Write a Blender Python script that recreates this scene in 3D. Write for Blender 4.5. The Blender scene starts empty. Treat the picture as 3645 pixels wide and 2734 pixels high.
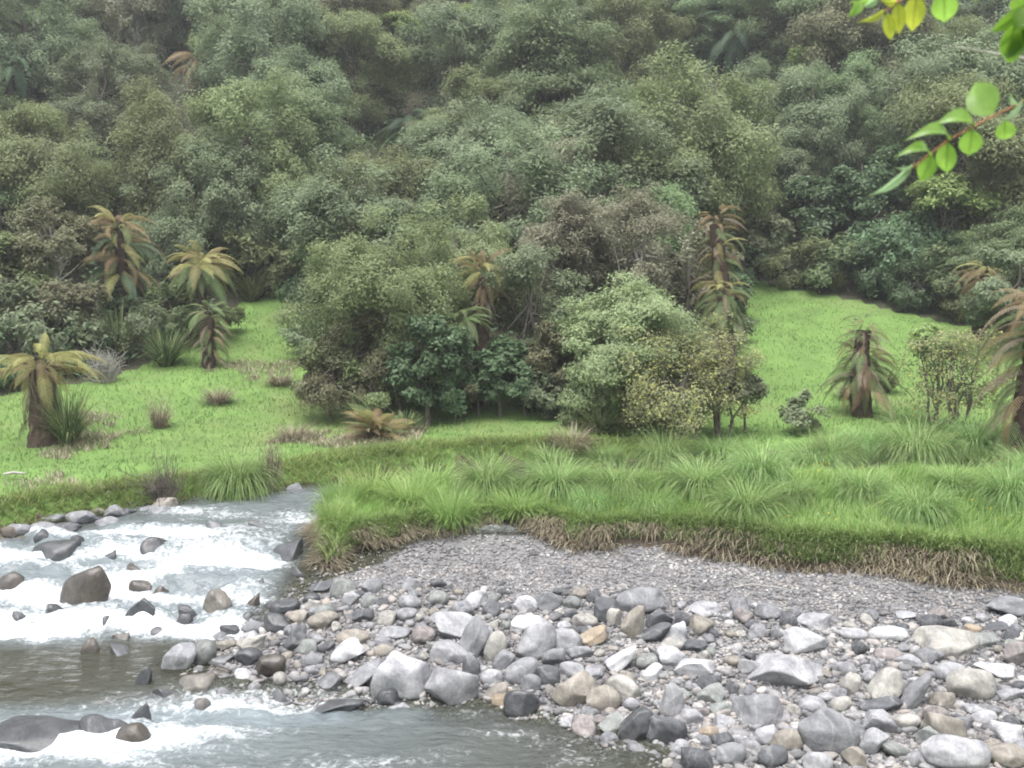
import bpy, bmesh, math, random
import numpy as np
from mathutils import Vector, Matrix, Euler

# ------------------------------------------------------------------ camera, sky, sun, exposure
scene = bpy.context.scene
FPX, CX, CY, CAMH, PITCH = 1098.0, 512.0, 384.0, 3.6, math.radians(4.58)
cam_data = bpy.data.cameras.new('camera')
cam_data.sensor_width = 36.0
cam_data.lens = 36.0 * FPX / 1024.0
cam_data.dof.use_dof = True
cam_data.dof.focus_distance, cam_data.dof.aperture_fstop = 16.0, 9.0
cam_data.clip_start, cam_data.clip_end = 0.05, 600
cam = bpy.data.objects.new('camera', cam_data)
cam.location = (0, 0, CAMH)
cam.rotation_euler = (math.pi / 2 - PITCH, 0, 0)
scene.collection.objects.link(cam)
scene.camera = cam
SUN_EL, SUN_AZ = math.radians(73), math.radians(200)
world = bpy.data.worlds.new('World')
scene.world = world
world.use_nodes = True
wn = world.node_tree
wbg = wn.nodes['Background']
sky = wn.nodes.new('ShaderNodeTexSky')
sky.sky_type = 'NISHITA'
sky.sun_disc = False
sky.sun_elevation = SUN_EL
sky.sun_rotation = SUN_AZ
sky.air_density, sky.dust_density, sky.ozone_density = 1.0, 4.0, 0.6
hsv = wn.nodes.new('ShaderNodeHueSaturation')          # overcast: the cloud greys the blue
hsv.inputs['Saturation'].default_value = 0.22
wn.links.new(sky.outputs[0], hsv.inputs['Color'])
wn.links.new(hsv.outputs[0], wbg.inputs['Color'])
wbg.inputs['Strength'].default_value = 0.15
sun_data = bpy.data.lights.new('sun', 'SUN')
sun_data.energy, sun_data.angle, sun_data.color = 1.4, math.radians(40), (1.0, 0.97, 0.93)
sun = bpy.data.objects.new('sun', sun_data)
sd = Vector((math.cos(SUN_EL) * math.sin(SUN_AZ), math.cos(SUN_EL) * math.cos(SUN_AZ), math.sin(SUN_EL)))
sun.rotation_euler = sd.to_track_quat('Z', 'Y').to_euler()
sun.location = (0, 0, 60)
scene.collection.objects.link(sun)
scene.view_settings.view_transform = 'Standard'
scene.view_settings.look = 'None'
scene.view_settings.gamma = 1.0
scene.view_settings.exposure = 1.56
HAZE = 0.0012
c = scene.cycles
c.max_bounces, c.diffuse_bounces, c.glossy_bounces, c.transmission_bounces, c.transparent_max_bounces = 6, 3, 3, 4, 8
c.use_denoising = True
c.filter_width = 1.9
c.caustics_reflective = c.caustics_refractive = False

# ------------------------------------------------------------------ helpers
COL = scene.collection
R = np.random.default_rng(7)

def hsh(ix, iy, iz, seed):
    h = (ix.astype(np.int64) * 374761393 + iy.astype(np.int64) * 668265263 + iz.astype(np.int64) * 2147483647 + seed * 974711) & 0xFFFFFFFF
    h = ((h ^ (h >> 13)) * 1274126177) & 0xFFFFFFFF
    h = ((h ^ (h >> 16)) * 2246822519) & 0xFFFFFFFF
    return ((h ^ (h >> 15)) & 0xFFFFFF) / float(0xFFFFFF)

def vnoise(p, seed=0):
    p = np.asarray(p, float)
    i = np.floor(p).astype(np.int64); f = p - i
    f = f * f * (3 - 2 * f)
    out = 0
    for dx in (0, 1):
        for dy in (0, 1):
            for dz in (0, 1):
                w = (f[..., 0] if dx else 1 - f[..., 0]) * (f[..., 1] if dy else 1 - f[..., 1]) * (f[..., 2] if dz else 1 - f[..., 2])
                out = out + w * hsh(i[..., 0] + dx, i[..., 1] + dy, i[..., 2] + dz, seed)
    return out * 2 - 1

def fbm(p, seed=0, octv=3):
    p = np.asarray(p, float); a, s, o = 1.0, 0.0, 0
    for k in range(octv):
        o = o + a * vnoise(p * 2.03 ** k, seed + k * 17); s += a; a *= 0.5
    return o / s

def n2(x, y, sc, seed=0, octv=3):
    x = np.asarray(x, float)
    return fbm(np.stack([x * sc, np.asarray(y, float) * sc + 0 * x, 0 * x + seed * 3.7], -1), seed, octv)

def sstep(a, b, x):
    t = np.clip((np.asarray(x, float) - a) / (b - a), 0, 1)
    return t * t * (3 - 2 * t)

def softplus(x, k):
    return k * np.logaddexp(0, np.asarray(x, float) / k)

def mesh(name, V, F, mat=None, smooth=False, attr=None):
    V = np.ascontiguousarray(V, np.float32); F = np.ascontiguousarray(F, np.int32)
    k = F.shape[1]
    m = bpy.data.meshes.new(name)
    m.vertices.add(len(V)); m.vertices.foreach_set('co', V.ravel())
    m.loops.add(F.size); m.loops.foreach_set('vertex_index', F.ravel())
    m.polygons.add(len(F))
    m.polygons.foreach_set('loop_start', np.arange(0, F.size, k, dtype=np.int32))
    m.polygons.foreach_set('loop_total', np.full(len(F), k, np.int32))
    if smooth:
        m.polygons.foreach_set('use_smooth', np.ones(len(F), bool))
    m.update(calc_edges=True)
    if attr:
        for an, av in attr.items():
            a = m.attributes.new(an, 'FLOAT', 'POINT'); a.data.foreach_set('value', np.ascontiguousarray(av, np.float32))
    if mat: m.materials.append(mat)
    return m

def obj(name, m, parent=None, loc=None, rot=None, scale=None):
    o = bpy.data.objects.new(name, m); COL.objects.link(o)
    if parent is not None: o.parent = parent
    if loc is not None: o.location = loc
    if rot is not None: o.rotation_euler = rot
    if scale is not None: o.scale = scale
    return o

def tag(o, label=None, cat=None, group=None, kind=None):
    if label: o['label'] = label
    if cat: o['category'] = cat
    if group: o['group'] = group
    if kind: o['kind'] = kind
    return o

def thing(name, label, cat, loc, group=None, rotz=0.0, scale=None):
    return tag(obj(name, None, None, loc, (0, 0, rotz), scale), label, cat, group)

def tube(pts, radii, sides=6):
    pts = np.asarray(pts, float); n = len(pts)
    T = np.gradient(pts, axis=0); T /= np.linalg.norm(T, axis=1, keepdims=True) + 1e-9
    a = np.cross(T, [0.31, 0.87, 0.12]); a /= np.linalg.norm(a, axis=1, keepdims=True) + 1e-9
    b = np.cross(T, a)
    th = np.arange(sides) * 2 * np.pi / sides
    V = pts[:, None] + (a[:, None] * np.cos(th)[None, :, None] + b[:, None] * np.sin(th)[None, :, None]) * np.asarray(radii)[:, None, None]
    i, j = np.meshgrid(np.arange(n - 1), np.arange(sides), indexing='ij')
    j2 = (j + 1) % sides
    F = np.stack([i * sides + j, i * sides + j2, (i + 1) * sides + j2, (i + 1) * sides + j], -1).reshape(-1, 4)
    return V.reshape(-1, 3), F

class Bag:
    def __init__(s): s.V, s.F, s.n = [], [], 0
    def add(s, V, F): s.V.append(V); s.F.append(np.asarray(F) + s.n); s.n += len(V)
    def arr(s): return np.concatenate(s.V), np.concatenate(s.F)

# ------------------------------------------------------------------ materials
def newmat(name):
    m = bpy.data.materials.new(name); m.use_nodes = True
    nt = m.node_tree
    return m, nt, nt.nodes['Principled BSDF'], nt.nodes['Material Output']

def ramp(nt, fac, stops):
    r = nt.nodes.new('ShaderNodeValToRGB'); e = r.color_ramp.elements
    while len(e) < len(stops): e.new(0.5)
    for q, (p, cc) in zip(e, stops): q.position = p; q.color = (*cc, 1)
    nt.links.new(fac, r.inputs[0]); return r.outputs[0]

def noise(nt, scale, detail=4, coord='Object', rough=0.6, dist=0.0):
    tc = nt.nodes.new('ShaderNodeTexCoord'); n = nt.nodes.new('ShaderNodeTexNoise')
    n.inputs['Scale'].default_value = scale; n.inputs['Detail'].default_value = detail
    n.inputs['Roughness'].default_value = rough; n.inputs['Distortion'].default_value = dist
    nt.links.new(tc.outputs[coord], n.inputs['Vector']); return n.outputs['Fac']

def mixc(nt, fac, a, b, mode='MIX'):
    m = nt.nodes.new('ShaderNodeMix'); m.data_type = 'RGBA'; m.blend_type = mode
    for s, v in ((m.inputs[0], fac), (m.inputs[6], a), (m.inputs[7], b)):
        if hasattr(v, 'is_output'): nt.links.new(v, s)
        elif isinstance(v, (int, float)): s.default_value = v
        else: s.default_value = (*v, 1)
    return m.outputs[2]

def bump(nt, bsdf, h, strength, dist=0.02):
    b = nt.nodes.new('ShaderNodeBump'); b.inputs['Strength'].default_value = strength; b.inputs['Distance'].default_value = dist
    nt.links.new(h, b.inputs['Height']); nt.links.new(b.outputs[0], bsdf.inputs['Normal'])

def leafmat(name, stops, transl=0.38, rough=0.55, objvar=0.35, spec=0.25, tcol=1.35, patch=0.5):
    """leaf: colour per leaf (random per island), per plant and in loose patches; part of the light passes through"""
    m, nt, p, out = newmat(name)
    g = nt.nodes.new('ShaderNodeNewGeometry'); oi = nt.nodes.new('ShaderNodeObjectInfo')
    col = ramp(nt, g.outputs['Random Per Island'], stops)
    nz = noise(nt, 0.9, 3)
    v = nt.nodes.new('ShaderNodeMath'); v.operation = 'MULTIPLY_ADD'; v.inputs[1].default_value = objvar; v.inputs[2].default_value = 1 - objvar / 2
    nt.links.new(oi.outputs['Random'], v.inputs[0])
    v2 = nt.nodes.new('ShaderNodeMath'); v2.operation = 'MULTIPLY_ADD'; v2.inputs[1].default_value = patch * 2; v2.inputs[2].default_value = 1 - patch
    nt.links.new(nz, v2.inputs[0])
    vm = nt.nodes.new('ShaderNodeMath'); vm.operation = 'MULTIPLY'
    nt.links.new(v.outputs[0], vm.inputs[0]); nt.links.new(v2.outputs[0], vm.inputs[1])
    h = nt.nodes.new('ShaderNodeHueSaturation')
    hv = nt.nodes.new('ShaderNodeMath'); hv.operation = 'MULTIPLY_ADD'; hv.inputs[1].default_value = 0.026; hv.inputs[2].default_value = 0.487
    nt.links.new(oi.outputs['Random'], hv.inputs[0]); nt.links.new(hv.outputs[0], h.inputs['Hue'])
    nt.links.new(vm.outputs[0], h.inputs['Value']); nt.links.new(col, h.inputs['Color'])
    nt.links.new(h.outputs[0], p.inputs['Base Color'])
    p.inputs['Roughness'].default_value = rough; p.inputs['Specular IOR Level'].default_value = spec
    t = nt.nodes.new('ShaderNodeBsdfTranslucent')
    tb = nt.nodes.new('ShaderNodeHueSaturation'); tb.inputs['Value'].default_value = tcol
    nt.links.new(h.outputs[0], tb.inputs['Color']); nt.links.new(tb.outputs[0], t.inputs['Color'])
    mx = nt.nodes.new('ShaderNodeMixShader'); mx.inputs[0].default_value = transl
    nt.links.new(p.outputs[0], mx.inputs[1]); nt.links.new(t.outputs[0], mx.inputs[2]); nt.links.new(mx.outputs[0], out.inputs['Surface'])
    return m

def three(col, s=0.15):
    a = np.array(col) * 1.24
    return [(0.0, tuple(a * (1 - s))), (0.5, tuple(a)), (1.0, tuple(np.clip(a * (1 + s), 0, 1)))]

M = {}
M['olive'] = leafmat('olive_leaf', three((.132, .158, .074)))
M['brownish'] = leafmat('brown_olive_leaf', three((.135, .138, .080)))
M['greygreen'] = leafmat('grey_green_leaf', three((.135, .168, .098)))
M['darkgreen'] = leafmat('dark_green_leaf', three((.075, .118, .058), .3), rough=.5, spec=.3)
M['midgreen'] = leafmat('mid_green_leaf', three((.118, .160, .078)))
M['sage'] = leafmat('sage_leaf', three((.17, .205, .105)))
M['lightgreen'] = leafmat('light_green_leaf', three((.16, .21, .075)))
M['paleleaf'] = leafmat('pale_leaf', three((.14, .165, .095), .35), rough=.5, spec=.3)
M['yellowleaf'] = leafmat('yellow_leaf', [(0, (.18, .20, .115)), (.6, (.25, .27, .145)), (.85, (.34, .36, .13)), (1, (.44, .44, .13))])
M['twiggy'] = leafmat('twiggy_leaf', three((.178, .180, .122)))
M['grass'] = leafmat('grass_blade', [(0, (.16, .26, .065)), (.6, (.225, .345, .10)), (1, (.38, .45, .21))], transl=.42, objvar=.0, patch=.4)
M['meadowgrass'] = leafmat('meadow_blade', [(0, (.082, .150, .038)), (.7, (.115, .200, .055)), (1, (.175, .225, .09))], transl=.35, objvar=.0, patch=.5)
M['tussock'] = leafmat('tussock_blade', [(0, (.115, .205, .058)), (.6, (.195, .315, .10)), (1, (.40, .48, .24))], transl=.3, objvar=.35, patch=.3)
M['edgegrass'] = leafmat('edge_blade', [(0, (.15, .22, .065)), (.6, (.22, .31, .10)), (1, (.36, .40, .20))], transl=.3, objvar=.0, patch=.35)
M['straw'] = leafmat('straw_blade', [(0, (.13, .112, .078)), (.6, (.25, .215, .15)), (1, (.42, .375, .275))], transl=.2, objvar=.3, patch=.4)
M['sedge'] = leafmat('sedge_blade', [(0, (.045, .07, .03)), (.7, (.10, .14, .05)), (1, (.26, .27, .13))], transl=.2, objvar=.3, patch=.3)
M['frond'] = leafmat('green_frond', three((.115, .155, .065)), objvar=.4, patch=.3)
M['goldfrond'] = leafmat('golden_frond', three((.22, .21, .085)), objvar=.4, patch=.3)
M['rustfrond'] = leafmat('rusty_frond', three((.185, .138, .075)), objvar=.5, patch=.3)
M['deadfrond'] = leafmat('dead_frond', three((.135, .108, .075)), objvar=.5, patch=.3, transl=.15)
M['darkfrond'] = leafmat('dark_frond', three((.075, .12, .07)), objvar=.4, patch=.3)

def simple(name, c1, c2, scale, rough=0.9, bs=0.5, bd=0.02, coord='Object'):
    m, nt, p, out = newmat(name)
    f = noise(nt, scale, 6, coord)
    nt.links.new(ramp(nt, f, [(.3, c1), (.7, c2)]), p.inputs['Base Color'])
    p.inputs['Roughness'].default_value = rough; p.inputs['Specular IOR Level'].default_value = .25
    bump(nt, p, noise(nt, scale * 4, 4, coord), bs, bd)
    return m
M['bark'] = simple('bark', (.07, .06, .05), (.17, .15, .13), 9)
M['palebark'] = simple('pale_bark', (.22, .21, .19), (.42, .40, .37), 12)
M['fernbark'] = simple('fern_trunk', (.025, .018, .013), (.085, .06, .045), 14, bs=.9)
M['litter'] = simple('forest_floor', (.022, .025, .016), (.06, .055, .035), 1.4)
def turfmat():
    m, nt, p, out = newmat('turf')
    a = ramp(nt, noise(nt, 1.3, 6), [(.3, (.084, .142, .038)), (.7, (.122, .205, .054))])
    b = mixc(nt, ramp(nt, noise(nt, .33, 4, 'Object', .6, .5), [(.50, (0, 0, 0)), (.68, (.65, .65, .65))]), a, (.135, .160, .062))
    b = mixc(nt, ramp(nt, noise(nt, .8, 5, 'Object', .7, .3), [(.58, (0, 0, 0)), (.72, (.5, .5, .5))]), b, (.070, .120, .036))
    nt.links.new(b, p.inputs['Base Color']); p.inputs['Roughness'].default_value = .9; p.inputs['Specular IOR Level'].default_value = .2
    bump(nt, p, noise(nt, 7, 5), .5, .04)
    return m
M['turf'] = turfmat()
M['soil'] = simple('bank_soil', (.045, .036, .027), (.12, .095, .07), 3, bs=.9, bd=.05)
M['bedsoil'] = simple('gravel_bed', (.10, .099, .10), (.20, .197, .20), 16, bs=.8, bd=.02)
M['riverbed'] = simple('river_bed', (.04, .04, .03), (.13, .12, .095), 5, bs=.7)

def stonemat(name, wet=False, island=False):
    m, nt, p, out = newmat(name)
    if island:
        g = nt.nodes.new('ShaderNodeNewGeometry')
        base = ramp(nt, g.outputs['Random Per Island'], [(0, (.10, .10, .104)), (.3, (.175, .174, .178)), (.6, (.238, .234, .234)),
                    (.75, (.225, .205, .185)), (.85, (.29, .287, .287)), (.95, (.255, .225, .205)), (1, (.40, .395, .39))])
    else:
        base = nt.nodes.new('ShaderNodeObjectInfo').outputs['Color']
    f1 = noise(nt, 2.6, 8, 'Object', .65, .6)
    d = mixc(nt, 1.0, base, ramp(nt, f1, [(.32, (.45, .455, .49)), (.49, (.92, .92, .93)), (.66, (1.32, 1.31, 1.29))]), 'MULTIPLY')
    f3 = noise(nt, 38, 3, 'Object', .7)
    d = mixc(nt, 1.0, d, ramp(nt, f3, [(.3, (.8, .8, .8)), (.7, (1.15, 1.15, 1.15))]), 'MULTIPLY')
    if not island and not wet:                       # pale quartz veins and streaks
        tc = nt.nodes.new('ShaderNodeTexCoord'); w = nt.nodes.new('ShaderNodeTexWave')
        w.inputs['Scale'].default_value = 1.3; w.inputs['Distortion'].default_value = 14; w.inputs['Detail'].default_value = 4
        oi = nt.nodes.new('ShaderNodeObjectInfo'); ad = nt.nodes.new('ShaderNodeVectorMath'); ad.operation = 'ADD'
        sc = nt.nodes.new('ShaderNodeMath'); sc.operation = 'MULTIPLY'; sc.inputs[1].default_value = 50
        nt.links.new(oi.outputs['Random'], sc.inputs[0]); nt.links.new(tc.outputs['Object'], ad.inputs[0]); nt.links.new(sc.outputs[0], ad.inputs[1])
        nt.links.new(ad.outputs[0], w.inputs['Vector'])
        d = mixc(nt, ramp(nt, w.outputs['Fac'], [(.95, (0, 0, 0)), (1.0, (.13, .13, .13))]), d, (.55, .55, .54))
    nt.links.new(d, p.inputs['Base Color'])
    p.inputs['Roughness'].default_value = .22 if wet else .82
    p.inputs['Specular IOR Level'].default_value = .5 if wet else .3
    bump(nt, p, noise(nt, 9, 8, 'Object', .7), .55, .03)
    return m
M['stone'] = stonemat('dry_stone'); M['wetstone'] = stonemat('wet_stone', True); M['pebble'] = stonemat('pebble_stone', False, True)

def watermat():
    m, nt, p, out = newmat('river_water')
    a = nt.nodes.new('ShaderNodeAttribute'); a.attribute_name = 'foam'
    s = nt.nodes.new('ShaderNodeAttribute'); s.attribute_name = 'shallow'
    ar = nt.nodes.new('ShaderNodeAttribute'); ar.attribute_name = 'aerated_sky'
    nt.links.new(mixc(nt, ar.outputs['Fac'], (.034, .034, .024), (.135, .160, .172)), p.inputs['Base Color'])  # lighter grey-blue: aerated water, with the sky's reflection painted in
    p.inputs['Roughness'].default_value = .07; p.inputs['IOR'].default_value = 1.33
    tc = nt.nodes.new('ShaderNodeTexCoord'); mp = nt.nodes.new('ShaderNodeMapping'); mp.inputs['Scale'].default_value = (5, 11, 6)
    n1 = nt.nodes.new('ShaderNodeTexNoise'); n1.inputs['Scale'].default_value = 1.0; n1.inputs['Detail'].default_value = 5
    nt.links.new(tc.outputs['Object'], mp.inputs[0]); nt.links.new(mp.outputs[0], n1.inputs['Vector'])
    bump(nt, p, n1.outputs['Fac'], .8, .07)
    tr = nt.nodes.new('ShaderNodeBsdfTransparent'); tr.inputs[0].default_value = (.75, .78, .66, 1)
    fr = nt.nodes.new('ShaderNodeFresnel'); fr.inputs[0].default_value = 1.33
    inv = nt.nodes.new('ShaderNodeMath'); inv.operation = 'SUBTRACT'; inv.inputs[0].default_value = 1; nt.links.new(fr.outputs[0], inv.inputs[1])
    ml = nt.nodes.new('ShaderNodeMath'); ml.operation = 'MULTIPLY'; nt.links.new(inv.outputs[0], ml.inputs[0]); nt.links.new(s.outputs['Fac'], ml.inputs[1])
    m1 = nt.nodes.new('ShaderNodeMixShader'); nt.links.new(ml.outputs[0], m1.inputs[0]); nt.links.new(p.outputs[0], m1.inputs[1]); nt.links.new(tr.outputs[0], m1.inputs[2])
    fo = nt.nodes.new('ShaderNodeBsdfPrincipled'); fo.inputs['Base Color'].default_value = (.60, .63, .65, 1); fo.inputs['Roughness'].default_value = .6
    nf = noise(nt, 16, 5, 'Object', .65, .8)
    bump(nt, fo, nf, .6, .04)
    su = nt.nodes.new('ShaderNodeMath'); su.operation = 'MULTIPLY_ADD'; su.inputs[1].default_value = 1.5; su.inputs[2].default_value = -.75
    nt.links.new(nf, su.inputs[0])
    ad = nt.nodes.new('ShaderNodeMath'); ad.operation = 'ADD'; nt.links.new(su.outputs[0], ad.inputs[0]); nt.links.new(a.outputs['Fac'], ad.inputs[1])
    rr = nt.nodes.new('ShaderNodeMapRange'); rr.inputs[1].default_value = .18; rr.inputs[2].default_value = .98; rr.interpolation_type = 'SMOOTHSTEP'
    nt.links.new(ad.outputs[0], rr.inputs[0])
    m2 = nt.nodes.new('ShaderNodeMixShader'); nt.links.new(rr.outputs[0], m2.inputs[0]); nt.links.new(m1.outputs[0], m2.inputs[1]); nt.links.new(fo.outputs[0], m2.inputs[2])
    nt.links.new(m2.outputs[0], out.inputs['Surface'])
    return m
M['water'] = watermat()

# ------------------------------------------------------------------ the lie of the land
BAR = np.array([(60, 3), (4, 4.5), (1.7, 7.4), (.98, 8.42), (.39, 9.0), (-.1, 9.35), (-.96, 9.45), (-1.56, 9.45), (-2.2, 9.6), (-2.77, 9.8), (-3.15, 10.2),
                (-2.83, 11.0), (-2.5, 11.55), (-2.2, 12.2), (-1, 13.5), (60, 13.5)])
HEAD = np.array([(-2.22, 12.15), (-1.9, 12.5), (-1.34, 13.1), (-.98, 13.3), (-.15, 13.4), (1.03, 12.95), (2.0, 12.75), (2.8, 12.4), (4.2, 11.95), (5.36, 11.5), (10, 10.3), (30, 9), (70, 8),
                 (70, 14.5), (10, 16.2), (2, 16.0), (-1.2, 15.6), (-2.2, 14.9), (-2.38, 13.6)])
FAR = np.array([(-80, 7), (-12, 10.3), (-8, 12.2), (-6.2, 13.3), (-4.6, 14.5), (-3.25, 15.5), (-2, 16.5), (1, 17.6), (8, 18.0), (80, 16), (80, 200), (-80, 200)])

def sdist(poly, x, y):
    """signed distance, positive inside the outline"""
    x = np.asarray(x, float).ravel(); y = np.asarray(y, float).ravel()
    d = np.full(len(x), 1e9); ins = np.zeros(len(x), bool)
    for (ax, ay), (bx, by) in zip(poly, np.roll(poly, -1, 0)):
        ex, ey = bx - ax, by - ay
        t = np.clip(((x - ax) * ex + (y - ay) * ey) / (ex * ex + ey * ey + 1e-12), 0, 1)
        d = np.minimum(d, np.hypot(x - ax - t * ex, y - ay - t * ey))
        cr = ((ay > y) != (by > y))
        if abs(by - ay) > 1e-9: ins ^= cr & (x < (bx - ax) * (y - ay) / (by - ay) + ax)
    return np.where(ins, d, -d)

def wlevel(x, y):
    y = np.asarray(y, float)
    return np.interp(y, [0, 9.35, 9.75, 10.9, 11.3, 11.75, 12.0, 12.6, 12.85, 13.3, 15.5, 20], [0, 0, .11, .15, .28, .33, .46, .52, .66, .72, .88, .98])

def zfar(x, y):
    base = .98 + .045 * (y - 14) + .205 * softplus(y - 20.5, 1.2) + .34 * softplus(y - 31.5, 1.5) + .25 * softplus(y - 62, 3)
    base = np.where(y < 14, .98 + .02 * (y - 14), base)
    return base + .16 * n2(x, y, .35, 3) + .5 * sstep(25, 40, y) * n2(x, y, .12, 5) + .04 * n2(x, y, 1.6, 8, 2)

def land(x, y):
    shp = np.shape(x); x = np.asarray(x, float).ravel(); y = np.asarray(y, float).ravel()
    wob = .10 * n2(x, y, 1.3, 11, 2)
    b, h, f = sdist(BAR, x, y), sdist(HEAD, x, y) + wob * .8 + .30 * n2(x, y, .95, 13, 2) * sstep(-3, -1.2, x) + .07 * n2(x, y, 4, 12, 2), sdist(FAR, x, y) + wob
    wl = wlevel(x, y)
    z = wl - np.minimum(.38, .28 * np.maximum(np.minimum(np.minimum(-b, -h), -f), 0)) + .05 * n2(x, y, 1.1, 2)
    zb = .03 + .50 * sstep(8.2, 12.6, y) + .06 * n2(x, y, .7, 21) + .015 * n2(x, y, 4, 22, 2)
    zb = wl + (zb - wl) * sstep(-.05, 1.1, b) - .02
    z = np.where(b > 0, zb, z)
    zh = .84 + .44 * sstep(.3, 2.2, h) + .10 * n2(x, y, .8, 31) * sstep(.2, .8, h) + .05 * n2(x, y, 2.2, 33, 2)
    lo = np.where(b > 0, zb, wl - .05)
    z = np.where(h > 0, lo + (zh - lo) * sstep(0, .34, h), z)
    zf = zfar(x, y)
    z = np.where(f > 0, (wl - .05) + (zf - wl + .05) * sstep(0, .4, f), z)
    nb = sstep(6.8, 2.2, y)
    z = np.where(f > 0, z, z * (1 - nb) + nb * (2.0 + .1 * n2(x, y, .8, 41)))
    return z.reshape(shp), b.reshape(shp), h.reshape(shp), f.reshape(shp)

def H(x, y): return land(x, y)[0]

def raydir(u, v):
    dx, dy = (u - CX) / FPX, -(v - CY) / FPX
    cp, sp = math.cos(PITCH), math.sin(PITCH)
    return np.array([dx, cp + dy * sp, -sp + dy * cp])

def hit(u, v, water=False):
    """the spot on the land (or water) that is seen at this place of the photograph"""
    d = raydir(u, v); t = np.concatenate([np.linspace(5.5, 24, 900), np.linspace(24.05, 90, 600)])
    P = d[None] * t[:, None]; P[:, 2] += CAMH
    z = H(P[:, 0], P[:, 1])
    if water: z = np.maximum(z, wlevel(P[:, 0], P[:, 1]))
    k = np.argmax(P[:, 2] < z)
    if k == 0: k = len(t) - 1
    return P[k]

def atdepth(u, v, y):
    d = raydir(u, v); p = d * (y / d[1]); p[2] += CAMH
    return p

def foot(u, y):
    """the point on the land at this distance under column u"""
    x = (u - CX) / FPX * y * 1.003
    return np.array([x, y, float(H(np.array([x]), np.array([y]))[0])])

# ground sheets, cut from one grid along the edges of what lies there
def axis(segs): return np.unique(np.concatenate([np.arange(a, b, s) for a, b, s in segs]).round(4))
gx = axis([(-90, -30, 3), (-30, -12, .6), (-12, -8, .25), (-8, 8, .1), (8, 14, .25), (14, 30, .6), (30, 91, 3)])
gy = axis([(-14, 0, 1), (0, 7, .4), (7, 17, .1), (17, 24, .2), (24, 40, .4), (40, 70, 1), (70, 150, 4)])
GX, GY = np.meshgrid(gx, gy, indexing='ij')
GZ, GB, GH, GF = land(GX, GY)
GV = np.stack([GX, GY, GZ], -1).reshape(-1, 3)
ii, jj = np.meshgrid(np.arange(len(gx) - 1), np.arange(len(gy) - 1), indexing='ij')
q = (ii * len(gy) + jj).ravel()
GFACE = np.stack([q, q + len(gy), q + len(gy) + 1, q + 1], -1)
def fmean(a): return a.ravel()[GFACE].mean(1)
fb, fh, ff, fx, fy = fmean(GB), fmean(GH), fmean(GF), fmean(GX), fmean(GY)

EDGE_X = [-40, -14, -10.3, -8.6, -7.6, -7.2, -6.0, -5.4, -4.6, 4.6, 5.8, 6.8, 9.2, 11.2, 12.3, 16, 40]
EDGE_Y = [19, 20.5, 21.6, 22.4, 24.5, 28.5, 30.2, 29, 24, 24, 29, 30.8, 29.0, 26.6, 25.0, 23, 20]
def forest_y(x): return np.interp(x, EDGE_X, EDGE_Y)
reg = np.zeros(len(GFACE), int)                       # river bed
reg[(fb > 0)] = 1
reg[(fh > 0)] = 2
reg[(fh > .30)] = 3
reg[(ff > 0)] = 4
reg[(ff > .16)] = 5
reg[(ff > 0) & (fy > forest_y(fx))] = 6
reg[(fy < 6.2) & (ff < 0)] = 7
for k, nm, mt in ((0, 'river_bed', 'riverbed'), (1, 'gravel_bar', 'bedsoil'), (2, 'eroded_bank', 'soil'), (3, 'grassy_headland', 'turf'), (4, 'far_bank', 'soil'), (5, 'meadow', 'turf'), (6, 'hillside', 'litter'), (7, 'near_bank', 'turf')):
    Fk = GFACE[reg == k]
    us, inv = np.unique(Fk, return_inverse=True)
    tag(obj(nm, mesh(nm, GV[us], inv.reshape(Fk.shape), M[mt], True)), kind='structure')

# ------------------------------------------------------------------ river
wx = axis([(-60, -12, 2), (-12, -7.4, .2), (-7.4, 1.8, .05), (1.8, 4, .2), (4, 70, 2)])
wy = axis([(3.5, 7.5, .25), (7.5, 15.6, .045), (15.6, 19, .12)])
WX, WY = np.meshgrid(wx, wy, indexing='ij')
WL = wlevel(WX, WY)
LZ, LB, LH, LF = land(WX, WY)
st = n2(WX * .55 + .15 * WY, WY * 1.5, 1.6, 51, 4)                # streaks drawn out along the flow
st2 = n2(WX, WY, 5.5, 52, 3)
def band(a, b, c_, d_, v): return sstep(a, b, v) * (1 - sstep(c_, d_, v))
YW = WY + .10 * (WX + 4.5) + .38 * n2(WX, WY, .75, 53) + .10 * n2(WX, WY, 3, 56)
rap = band(10.55, 11.0, 13.1, 13.7, YW) * sstep(-2.30, -2.9, WX)
drop = sum(np.exp(-((YW - y0) / .17) ** 2) for k, y0 in enumerate((11.05, 11.75, 12.55)))
upper = band(13.0, 13.5, 15.0, 15.8, WY)
low = np.exp(-(((WX + 2.25) / 1.15) ** 2) - ((WY - 9.3 - .12 * n2(WX, WY, 1.1, 58)) / .30) ** 2) * 1.2 + np.exp(-(((WX + 4.2) / 1.4) ** 2) - ((WY - 8.6 - .15 * n2(WX, WY, 1.1, 59)) / .28) ** 2) * 1.1
lower = sstep(9.5, 9.2, WY)
foam = rap * (.33 + 1.0 * st + .3 * n2(WX, WY, .7, 57)) + rap * .45 * drop + upper * (.18 + .75 * st) + low * (.62 + .6 * st) + lower * (.12 + .62 * st)
foam += .1 * sstep(10.9, 10.3, WY) * sstep(9.6, 10.2, WY) * sstep(-4.3, -3.4, WX) + .16 * st2 * (rap + low + .6 * upper)
foam = np.clip(foam, 0, 1.1)
aer_sky = np.clip(.85 * rap + .6 * upper + .9 * low + lower * np.interp(WX, [-5, -2, -.6, .6], [.7, .6, .35, .12]), 0, 1)  # where air bubbles and painted sky reflection lighten the water colour
turb = .014 + .10 * rap + .06 * low + .035 * upper + .03 * lower
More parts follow.
